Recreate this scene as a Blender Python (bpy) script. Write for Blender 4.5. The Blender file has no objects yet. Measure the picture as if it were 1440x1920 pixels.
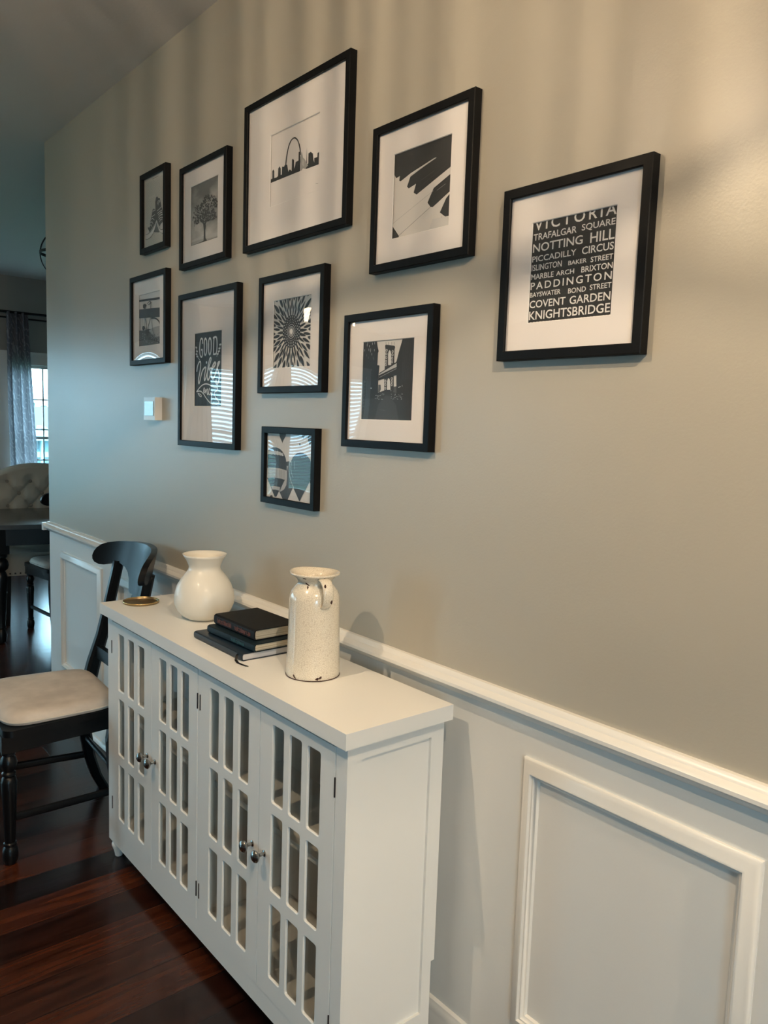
import bpy, bmesh, math, random
from math import sin, cos, pi, radians
from mathutils import Vector, Matrix
from mathutils.geometry import tessellate_polygon

# ------------------------------------------------------------------ camera
SC = bpy.context.scene
COL = SC.collection
cd = bpy.data.cameras.new('camera')
cam = bpy.data.objects.new('camera', cd); COL.objects.link(cam)
YAW, PITCH, ROLL = 0.8741, -0.1104, 0.0338
fw = Vector((-sin(YAW)*cos(PITCH), cos(YAW)*cos(PITCH), sin(PITCH)))
rt = Vector((cos(YAW), sin(YAW), 0)); upv = rt.cross(fw)
r2 = cos(ROLL)*rt + sin(ROLL)*upv; u2 = -sin(ROLL)*rt + cos(ROLL)*upv
mw = Matrix((r2, u2, -fw)).transposed().to_4x4(); mw.translation = Vector((0, -1.2279, 1.451))
cam.matrix_world = mw
cd.sensor_fit = 'VERTICAL'; cd.sensor_height = 36.0; cd.lens = 1473.1/1920*36.0
cd.clip_start = 0.02; cd.clip_end = 300
SC.camera = cam
vs = SC.view_settings
vs.view_transform = 'Standard'; vs.look = 'None'; vs.gamma = 1.0; vs.use_curve_mapping = False
vs.exposure = 0.33
# ------------------------------------------------------------------ daylight
wd = bpy.data.worlds.new('sky'); SC.world = wd; wd.use_nodes = True
nt = wd.node_tree; nt.nodes.clear()
wo = nt.nodes.new('ShaderNodeOutputWorld'); bg = nt.nodes.new('ShaderNodeBackground')
tc = nt.nodes.new('ShaderNodeTexCoord'); sp = nt.nodes.new('ShaderNodeSeparateXYZ'); rp = nt.nodes.new('ShaderNodeValToRGB')
rp.color_ramp.elements[0].position = 0.46; rp.color_ramp.elements[0].color = (.24, .40, .54, 1)
rp.color_ramp.elements[1].position = 0.52; rp.color_ramp.elements[1].color = (.47, .79, 1.0, 1)
mp_ = nt.nodes.new('ShaderNodeMath'); mp_.operation = 'MULTIPLY_ADD'; mp_.inputs[1].default_value = .5; mp_.inputs[2].default_value = .5
nt.links.new(tc.outputs['Generated'], sp.inputs[0]); nt.links.new(sp.outputs['Z'], mp_.inputs[0])
nt.links.new(mp_.outputs[0], rp.inputs[0]); nt.links.new(rp.outputs[0], bg.inputs['Color'])
bg.inputs['Strength'].default_value = 14.0
nt.links.new(bg.outputs[0], wo.inputs[0])
LAMP_A = (-1.44, -1.39); LAMP_B = (0.1, -.90); FILL_C = (2.3, -.55)      # hallway ceiling fittings; the third is an added, unseen warm fill
LAMP_A_W, LAMP_B_W, FILL_C_W, PENDANT_W = 38, 52, 90, 16
WARM = (1.0, .775, .53)

# ------------------------------------------------------------------ materials
def newmat(name):
    m = bpy.data.materials.new(name); m.use_nodes = True
    n = m.node_tree; b = n.nodes.get('Principled BSDF'); return m, n, b
def mat(name, col, rough=.5, metal=0, spec=.5, coat=0, bump=None, var=None, trans=0):
    m, n, b = newmat(name)
    b.inputs['Base Color'].default_value = (*col, 1); b.inputs['Roughness'].default_value = rough
    b.inputs['Metallic'].default_value = metal; b.inputs['Specular IOR Level'].default_value = spec
    b.inputs['Coat Weight'].default_value = coat; b.inputs['Coat Roughness'].default_value = .15
    if bump or var:
        t = n.nodes.new('ShaderNodeTexCoord'); no = n.nodes.new('ShaderNodeTexNoise')
        no.inputs['Scale'].default_value = (bump or var)[0]; no.inputs['Detail'].default_value = 4
        n.links.new(t.outputs['Object'], no.inputs['Vector'])
        if bump:
            bu = n.nodes.new('ShaderNodeBump'); bu.inputs['Strength'].default_value = bump[1]; bu.inputs['Distance'].default_value = bump[2]
            n.links.new(no.outputs['Fac'], bu.inputs['Height']); n.links.new(bu.outputs[0], b.inputs['Normal'])
        if var:
            no2 = n.nodes.new('ShaderNodeTexNoise'); no2.inputs['Scale'].default_value = var[0]; no2.inputs['Detail'].default_value = 5
            n.links.new(t.outputs['Object'], no2.inputs['Vector'])
            r = n.nodes.new('ShaderNodeValToRGB'); r.color_ramp.elements[0].position = .35; r.color_ramp.elements[1].position = .65
            r.color_ramp.elements[0].color = (*var[1], 1); r.color_ramp.elements[1].color = (*col, 1)
            n.links.new(no2.outputs['Fac'], r.inputs[0]); n.links.new(r.outputs[0], b.inputs['Base Color'])
    if trans:
        tr = n.nodes.new('ShaderNodeBsdfTranslucent'); tr.inputs[0].default_value = (*col, 1)
        mx = n.nodes.new('ShaderNodeMixShader'); mx.inputs[0].default_value = trans
        o = n.nodes['Material Output']; n.links.new(b.outputs[0], mx.inputs[1]); n.links.new(tr.outputs[0], mx.inputs[2]); n.links.new(mx.outputs[0], o.inputs[0])
    return m
M = {}
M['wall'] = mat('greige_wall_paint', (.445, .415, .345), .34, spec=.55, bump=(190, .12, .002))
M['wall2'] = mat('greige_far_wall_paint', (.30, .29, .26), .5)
M['white'] = mat('white_wall_paint', (.80, .80, .77), .38, bump=(190, .08, .002))
M['trim'] = mat('white_trim_gloss', (.82, .81, .77), .28)
M['ceiling'] = mat('ceiling_paint', (.70, .66, .62), .8, bump=(90, .15, .003))
M['cab'] = mat('white_cabinet_lacquer', (.86, .86, .83), .35, bump=(300, .04, .001))
M['cabin'] = mat('cabinet_inside', (.80, .77, .72), .55)
M['black'] = mat('black_satin_wood', (.004, .0045, .0055), .32, spec=.30)
M['frame'] = mat('black_frame_wood', (.004, .0044, .005), .45, spec=.14, bump=(260, .06, .001))
M['matb'] = mat('white_mat_board', (.88, .84, .815), .8)
M['matcore'] = mat('mat_bevel', (.9, .88, .85), .8)
M['print0'] = mat('print_paper', (.74, .72, .68), .6)
M['cush'] = mat('beige_suede_cushion', (.72, .64, .55), .85, var=(9, (.56, .49, .42)), bump=(60, .15, .003))
M['pipe'] = mat('cushion_piping', (.62, .57, .5), .8)
M['tuft'] = mat('beige_linen', (.46, .42, .35), .9, bump=(400, .3, .002))
M['button'] = mat('linen_button', (.28, .25, .21), .9)
M['darktable'] = mat('dark_table_top', (.020, .014, .012), .25, coat=.3)
M['nickel'] = mat('dark_nickel', (.35, .34, .32), .22, metal=1)
M['hinge'] = mat('hinge_metal', (.03, .025, .028), .4, metal=.3)
M['brass'] = mat('brass', (.85, .62, .28), .2, metal=1)
M['coaster'] = mat('bronze_dish', (.30, .22, .12), .3, metal=.8)
M['vase'] = mat('cream_matte_ceramic', (.80, .77, .69), .42, coat=.15)
M['vasein'] = mat('vase_inside', (.70, .66, .58), .6)
M['navy'] = mat('navy_cloth_cover', (.006, .016, .030), .34, spec=.4, bump=(500, .2, .001))
M['blackcloth'] = mat('black_cloth_cover', (.006, .0055, .0055), .55, spec=.2, bump=(500, .25, .001))
M['teal'] = mat('dark_teal_cover', (.004, .012, .017), .5, spec=.25, bump=(500, .2, .001))
M['redfoil'] = mat('faded_red_foil', (.16, .045, .030), .4)
M['tealfoil'] = mat('faded_blue_foil', (.03, .10, .11), .4)
M['curt'] = mat('grey_curtain', (.50, .48, .52), .9, trans=.35)
M['sheer'] = mat('pale_curtain', (.75, .75, .75), .9, trans=.5)
M['rod'] = mat('black_iron', (.02, .02, .022), .4, metal=.6)
M['blind'] = mat('white_blind_slat', (.85, .87, .88), .5, trans=.45)
M['grass'] = mat('lawn', (.05, .10, .06), .9)
M['siding'] = mat('pale_siding', (.16, .26, .30), .8)
M['roof'] = mat('grey_shingle', (.08, .12, .15), .9)
M['leaf'] = mat('tree_leaf', (.03, .085, .075), .8)
M['bark'] = mat('bark', (.06, .05, .04), .9)
M['hwin'] = mat('dark_window', (.05, .10, .12), .2)
M['htrim'] = mat('house_trim', (.30, .40, .44), .7)
M['plastic'] = mat('white_plastic', (.78, .77, .73), .3)
M['lcd'] = mat('screen_glass', (.22, .30, .31), .08, spec=.9)
M['dark'] = mat('dark_gap', (.01, .01, .012), .6)

def jugmat():
    m, n, b = newmat('crackled_cream_glaze')
    b.inputs['Roughness'].default_value = .18; b.inputs['Coat Weight'].default_value = .4
    t = n.nodes.new('ShaderNodeTexCoord'); v = n.nodes.new('ShaderNodeTexVoronoi'); v.feature = 'DISTANCE_TO_EDGE'; v.inputs['Scale'].default_value = 260
    n.links.new(t.outputs['Object'], v.inputs['Vector'])
    r = n.nodes.new('ShaderNodeValToRGB'); r.color_ramp.elements[0].position = 0; r.color_ramp.elements[0].color = (.60, .53, .42, 1)
    r.color_ramp.elements[1].position = .12; r.color_ramp.elements[1].color = (.80, .74, .62, 1)
    n.links.new(v.outputs[0], r.inputs[0]); n.links.new(r.outputs[0], b.inputs['Base Color'])
    return m
M['jug'] = jugmat()
M['chip'] = mat('bare_clay_chip', (.055, .022, .014), .8)

def pagesmat():
    m, n, b = newmat('page_edges'); b.inputs['Roughness'].default_value = .8
    t = n.nodes.new('ShaderNodeTexCoord'); mp = n.nodes.new('ShaderNodeMapping'); mp.inputs['Scale'].default_value = (3, 3, 1500)
    no = n.nodes.new('ShaderNodeTexNoise'); no.inputs['Scale'].default_value = 1
    n.links.new(t.outputs['Object'], mp.inputs[0]); n.links.new(mp.outputs[0], no.inputs['Vector'])
    r = n.nodes.new('ShaderNodeValToRGB'); r.color_ramp.elements[0].position = .4; r.color_ramp.elements[0].color = (.42, .35, .24, 1)
    r.color_ramp.elements[1].position = .6; r.color_ramp.elements[1].color = (.70, .62, .48, 1)
    n.links.new(no.outputs['Fac'], r.inputs[0]); n.links.new(r.outputs[0], b.inputs['Base Color']); return m
M['pages'] = pagesmat()
M['pagewhite'] = mat('white_pages', (.62, .60, .60), .8)

def floormat():
    m, n, b = newmat('dark_cherry_planks')
    t = n.nodes.new('ShaderNodeTexCoord'); s = n.nodes.new('ShaderNodeSeparateXYZ'); c = n.nodes.new('ShaderNodeCombineXYZ')
    n.links.new(t.outputs['Object'], s.inputs[0])
    a = n.nodes.new('ShaderNodeMath'); a.operation = 'ADD'; a.inputs[1].default_value = 12.434
    a2 = n.nodes.new('ShaderNodeMath'); a2.operation = 'ADD'; a2.inputs[1].default_value = 20.13
    n.links.new(s.outputs['X'], a.inputs[0]); n.links.new(s.outputs['Y'], a2.inputs[0])
    n.links.new(a2.outputs[0], c.inputs['X']); n.links.new(a.outputs[0], c.inputs['Y'])
    br = n.nodes.new('ShaderNodeTexBrick'); br.offset = .37; br.offset_frequency = 2; br.squash = 1
    br.inputs['Scale'].default_value = 1; br.inputs['Brick Width'].default_value = .92; br.inputs['Row Height'].default_value = .1245
    br.inputs['Mortar Size'].default_value = .0019; br.inputs['Mortar Smooth'].default_value = .3; br.inputs['Bias'].default_value = 0
    br.inputs['Color1'].default_value = (.007, .0028, .0024, 1); br.inputs['Color2'].default_value = (.070, .020, .009, 1)
    br.inputs['Mortar'].default_value = (.002, .001, .001, 1)
    n.links.new(c.outputs[0], br.inputs['Vector'])
    mp = n.nodes.new('ShaderNodeMapping'); mp.inputs['Scale'].default_value = (14, 1.3, 1)
    no = n.nodes.new('ShaderNodeTexNoise'); no.inputs['Scale'].default_value = 3; no.inputs['Detail'].default_value = 7; no.inputs['Distortion'].default_value = .6
    n.links.new(t.outputs['Object'], mp.inputs[0]); n.links.new(mp.outputs[0], no.inputs['Vector'])
    r = n.nodes.new('ShaderNodeValToRGB'); r.color_ramp.elements[0].position = .3; r.color_ramp.elements[0].color = (.35, .3, .3, 1)
    r.color_ramp.elements[1].position = .72; r.color_ramp.elements[1].color = (1.5, 1.4, 1.3, 1)
    n.links.new(no.outputs['Fac'], r.inputs[0])
    mu = n.nodes.new('ShaderNodeMix'); mu.data_type = 'RGBA'; mu.blend_type = 'MULTIPLY'; mu.inputs[0].default_value = 1
    n.links.new(br.outputs['Color'], mu.inputs[6]); n.links.new(r.outputs[0], mu.inputs[7]); n.links.new(mu.outputs[2], b.inputs['Base Color'])
    b.inputs['Roughness'].default_value = .21; b.inputs['Specular IOR Level'].default_value = .5
    bu = n.nodes.new('ShaderNodeBump'); bu.inputs['Strength'].default_value = .5; bu.inputs['Distance'].default_value = .002; bu.invert = True
    n.links.new(br.outputs['Fac'], bu.inputs['Height'])
    bu2 = n.nodes.new('ShaderNodeBump'); bu2.inputs['Strength'].default_value = .16; bu2.inputs['Distance'].default_value = .002
    mp2 = n.nodes.new('ShaderNodeMapping'); mp2.inputs['Scale'].default_value = (25, 6, 1); no2 = n.nodes.new('ShaderNodeTexNoise'); no2.inputs['Scale'].default_value = 1
    n.links.new(t.outputs['Object'], mp2.inputs[0]); n.links.new(mp2.outputs[0], no2.inputs['Vector']); n.links.new(no2.outputs['Fac'], bu2.inputs['Height'])
    n.links.new(bu.outputs[0], bu2.inputs['Normal']); n.links.new(bu2.outputs[0], b.inputs['Normal'])
    return m
M['floor'] = floormat()

def glassmat(name, tint=(1, 1, 1), k=1.7, rough=0):
    m = bpy.data.materials.new(name); m.use_nodes = True; n = m.node_tree; n.nodes.clear()
    o = n.nodes.new('ShaderNodeOutputMaterial'); tr = n.nodes.new('ShaderNodeBsdfTransparent'); gl = n.nodes.new('ShaderNodeBsdfGlossy')
    tr.inputs[0].default_value = (*tint, 1); gl.inputs['Roughness'].default_value = rough
    ge = n.nodes.new('ShaderNodeNewGeometry'); dt = n.nodes.new('ShaderNodeVectorMath'); dt.operation = 'DOT_PRODUCT'
    n.links.new(ge.outputs['Normal'], dt.inputs[0]); n.links.new(ge.outputs['Incoming'], dt.inputs[1])
    def mth(op, a, b_=None):
        q = n.nodes.new('ShaderNodeMath'); q.operation = op
        for i, x in enumerate((a, b_)):
            if x is None: continue
            if isinstance(x, (int, float)): q.inputs[i].default_value = x
            else: n.links.new(x, q.inputs[i])
        return q.outputs[0]
    f5 = mth('POWER', mth('SUBTRACT', 1.0, mth('ABSOLUTE', dt.outputs['Value'])), 5.0)
    fr = mth('MINIMUM', mth('MULTIPLY', mth('ADD', mth('MULTIPLY', f5, .96), .04), k), .95)
    mx = n.nodes.new('ShaderNodeMixShader'); n.links.new(fr, mx.inputs[0])
    n.links.new(tr.outputs[0], mx.inputs[1]); n.links.new(gl.outputs[0], mx.inputs[2]); n.links.new(mx.outputs[0], o.inputs[0]); return m
M['glass'] = glassmat('picture_glass', k=1.6)
M['pane'] = glassmat('window_glass', (.93, .97, .97))
M['cabglass'] = glassmat('cabinet_door_glass', (.95, .95, .93), k=1.1)

def shademat():
    # fluted lamp glass: bands round the drum that let more or less light straight through
    m = bpy.data.materials.new('fluted_lamp_glass'); m.use_nodes = True; n = m.node_tree; n.nodes.clear()
    o = n.nodes.new('ShaderNodeOutputMaterial'); t = n.nodes.new('ShaderNodeTexCoord'); s = n.nodes.new('ShaderNodeSeparateXYZ')
    n.links.new(t.outputs['Object'], s.inputs[0])
    at = n.nodes.new('ShaderNodeMath'); at.operation = 'ARCTAN2'; n.links.new(s.outputs['Y'], at.inputs[0]); n.links.new(s.outputs['X'], at.inputs[1])
    no = n.nodes.new('ShaderNodeTexNoise'); no.noise_dimensions = '1D'; no.inputs['Scale'].default_value = 15; no.inputs['Detail'].default_value = 1.0
    n.links.new(at.outputs[0], no.inputs['W'])
    r = n.nodes.new('ShaderNodeValToRGB'); r.color_ramp.elements[0].position = .38; r.color_ramp.elements[0].color = (.22, .20, .18, 1)
    r.color_ramp.elements[1].position = .62; r.color_ramp.elements[1].color = (1, 1, 1, 1)
    n.links.new(no.outputs['Fac'], r.inputs[0])
    tr = n.nodes.new('ShaderNodeBsdfTransparent'); tl = n.nodes.new('ShaderNodeBsdfTranslucent'); tl.inputs[0].default_value = (.8, .75, .65, 1)
    n.links.new(r.outputs[0], tr.inputs[0]); mx = n.nodes.new('ShaderNodeMixShader'); mx.inputs[0].default_value = .2
    n.links.new(tr.outputs[0], mx.inputs[1]); n.links.new(tl.outputs[0], mx.inputs[2]); n.links.new(mx.outputs[0], o.inputs[0]); return m
M['flute'] = shademat()
def emis(name, col, s):
    m = bpy.data.materials.new(name); m.use_nodes = True; n = m.node_tree; n.nodes.clear()
    o = n.nodes.new('ShaderNodeOutputMaterial'); e = n.nodes.new('ShaderNodeEmission'); e.inputs[0].default_value = (*col, 1); e.inputs[1].default_value = s
    n.links.new(e.outputs[0], o.inputs[0]); return m
M['glow'] = emis('lit_frosted_glass', (1, .76, .42), 24)
M['bulb'] = emis('lit_bulb', (1, .7, .4), 30)
INK = {}
def ink(g):
    if g not in INK: INK[g] = mat('ink_%02d' % round(g*100), (g*.97, g*.95, g*.92) if g > .4 else (g*.36, g*.35, g*.35), .6)
    return INK[g]

# ------------------------------------------------------------------ builders
ORG = {}
def obj(name, bm, m, parent=None, local=False, smooth=False, mats=None, bev=0, seg=2):
    """link bm as ONE mesh object; world coordinates are made relative to the parent's base"""
    if bev:
        es = [e for e in bm.edges if len(e.link_faces) == 2 and e.calc_face_angle(0) > .5]
        bmesh.ops.bevel(bm, geom=es, offset=bev, segments=seg, affect='EDGES', profile=.6, clamp_overlap=True)
    org = Vector((0, 0, 0))
    if parent is not None: org = Vector(ORG[parent.name])
    if not local and org.length > 0: bmesh.ops.translate(bm, verts=bm.verts, vec=-org)
    bmesh.ops.recalc_face_normals(bm, faces=bm.faces)
    me = bpy.data.meshes.new(name); bm.to_mesh(me); bm.free()
    for mm in (mats or [m]): me.materials.append(mm)
    if smooth:
        for p in me.polygons: p.use_smooth = True
        if smooth != 'all': me.set_sharp_from_angle(angle=radians(38))
    o = bpy.data.objects.new(name, me); COL.objects.link(o)
    if parent is not None: o.parent = parent
    ORG[o.name] = tuple(org)
    return o
def base(bm, o_world):
    return o_world
def thing(name, label, cat, loc=(0, 0, 0), rz=0, group=None):
    o = bpy.data.objects.new(name, None); COL.objects.link(o); o.empty_display_size = .05
    o.location = loc; o.rotation_euler = (0, 0, rz); o['label'] = label; o['category'] = cat
    if group: o['group'] = group
    ORG[o.name] = tuple(loc)
    return o
def struct(name, bm, m, mats=None, bev=0, smooth=False, parent=None):
    o = obj(name, bm, m, parent, mats=mats, bev=bev, smooth=smooth)
    if parent is None: o['kind'] = 'structure'
    return o
def dup(root, loc, rz, label, group=None):
    r = root.copy(); COL.objects.link(r); r.location = loc; r.rotation_euler = (0, 0, rz); r['label'] = label
    if group: r['group'] = group
    for ch in list(root.children):
        c = ch.copy(); COL.objects.link(c); c.parent = r
        for g in list(ch.children):
            d = g.copy(); COL.objects.link(d); d.parent = c
    return r
def NB(): return bmesh.new()
def box(bm, x0, x1, y0, y1, z0, z1, mi=0):
    v = [bm.verts.new(p) for p in ((x0,y0,z0),(x1,y0,z0),(x1,y1,z0),(x0,y1,z0),(x0,y0,z1),(x1,y0,z1),(x1,y1,z1),(x0,y1,z1))]
    for f in ((0,3,2,1),(4,5,6,7),(0,1,5,4),(1,2,6,5),(2,3,7,6),(3,0,4,7)):
        bm.faces.new([v[i] for i in f]).material_index = mi
    return bm
def B(*a): return box(NB(), *a)
def lathe(bm, prof, c=(0, 0, 0), n=40, mi=0, close=True):
    rings = []
    for r, z in prof:
        if r < 1e-6: rings.append([bm.verts.new((c[0], c[1], c[2]+z))])
        else: rings.append([bm.verts.new((c[0]+r*cos(2*pi*i/n), c[1]+r*sin(2*pi*i/n), c[2]+z)) for i in range(n)])
    for a, b in zip(rings, rings[1:]):
        for i in range(n):
            j = (i+1) % n
            if len(a) == 1 and len(b) == 1: continue
            if len(a) == 1: f = [a[0], b[i], b[j]]
            elif len(b) == 1: f = [a[i], a[j], b[0]]
            else: f = [a[i], a[j], b[j], b[i]]
            bm.faces.new(f).material_index = mi
    if close:
        for r in (rings[0], rings[-1]):
            if len(r) > 1: bm.faces.new(r).material_index = mi
    return bm
def tube(bm, pts, r, n=10, mi=0, closed=False, flat=None):
    pts = [Vector(p) for p in pts]; N = len(pts); rad = r if isinstance(r, (list, tuple)) else [r]*N; rings = []
    prev = None
    for i, p in enumerate(pts):
        if closed: t = pts[(i+1) % N]-pts[i-1]
        else: t = pts[min(i+1, N-1)]-pts[max(i-1, 0)]
        t.normalize()
        if prev is None:
            a = Vector((0, 0, 1)) if abs(t.z) < .9 else Vector((1, 0, 0))
            u = t.cross(a).normalized()
        else: u = (prev-t*prev.dot(t)).normalized()
        prev = u; w = t.cross(u)
        fl = flat or (1, 1)
        rings.append([bm.verts.new(p+rad[i]*(fl[0]*cos(2*pi*k/n)*u+fl[1]*sin(2*pi*k/n)*w)) for k in range(n)])
    for i in range(N if closed else N-1):
        a, b = rings[i], rings[(i+1) % N]
        for k in range(n): bm.faces.new([a[k], a[(k+1) % n], b[(k+1) % n], b[k]]).material_index = mi
    if not closed: bm.faces.new(rings[0]); bm.faces.new(rings[-1])
    return bm
def sweep(bm, prof, pts, nrm, closed=False):
    """sweep an open/closed 2D profile (a,b) along pts; b runs along nrm, a is sideways with mitred corners"""
    pts = [Vector(p) for p in pts]; nrm = Vector(nrm); N = len(pts); rings = []
    for i, p in enumerate(pts):
        d1 = (pts[i]-pts[i-1]).normalized() if (closed or i > 0) else None
        d2 = (pts[(i+1) % N]-pts[i]).normalized() if (closed or i < N-1) else None
        if d1 is None: s = d2.cross(nrm)
        elif d2 is None: s = d1.cross(nrm)
        else:
            s1, s2 = d1.cross(nrm), d2.cross(nrm); s = (s1+s2); s = s/(s.length_squared/2)
        rings.append([bm.verts.new(p+s*a+nrm*b) for a, b in prof])
    m = len(prof)
    for i in range(N if closed else N-1):
        a, b = rings[i], rings[(i+1) % N]
        for k in range(m): bm.faces.new([a[k], a[(k+1) % m], b[(k+1) % m], b[k]])
    if not closed: bm.faces.new(rings[0]); bm.faces.new(rings[-1])
    return bm
def slab(bm, poly, f, th, mi=0):
    """extrude a 2D outline; f(u,v,t) -> 3D; t in 0..th"""
    tri = tessellate_polygon([[Vector((p[0], p[1], 0)) for p in poly]])
    A = [bm.verts.new(f(u, v, 0)) for u, v in poly]; Bv = [bm.verts.new(f(u, v, th)) for u, v in poly]
    for t in tri:
        try: bm.faces.new([A[i] for i in t]).material_index = mi; bm.faces.new([Bv[i] for i in reversed(t)]).material_index = mi
        except ValueError: pass
    n = len(poly)
    for i in range(n): bm.faces.new([A[i], A[(i+1) % n], Bv[(i+1) % n], Bv[i]]).material_index = mi
    return bm
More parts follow.
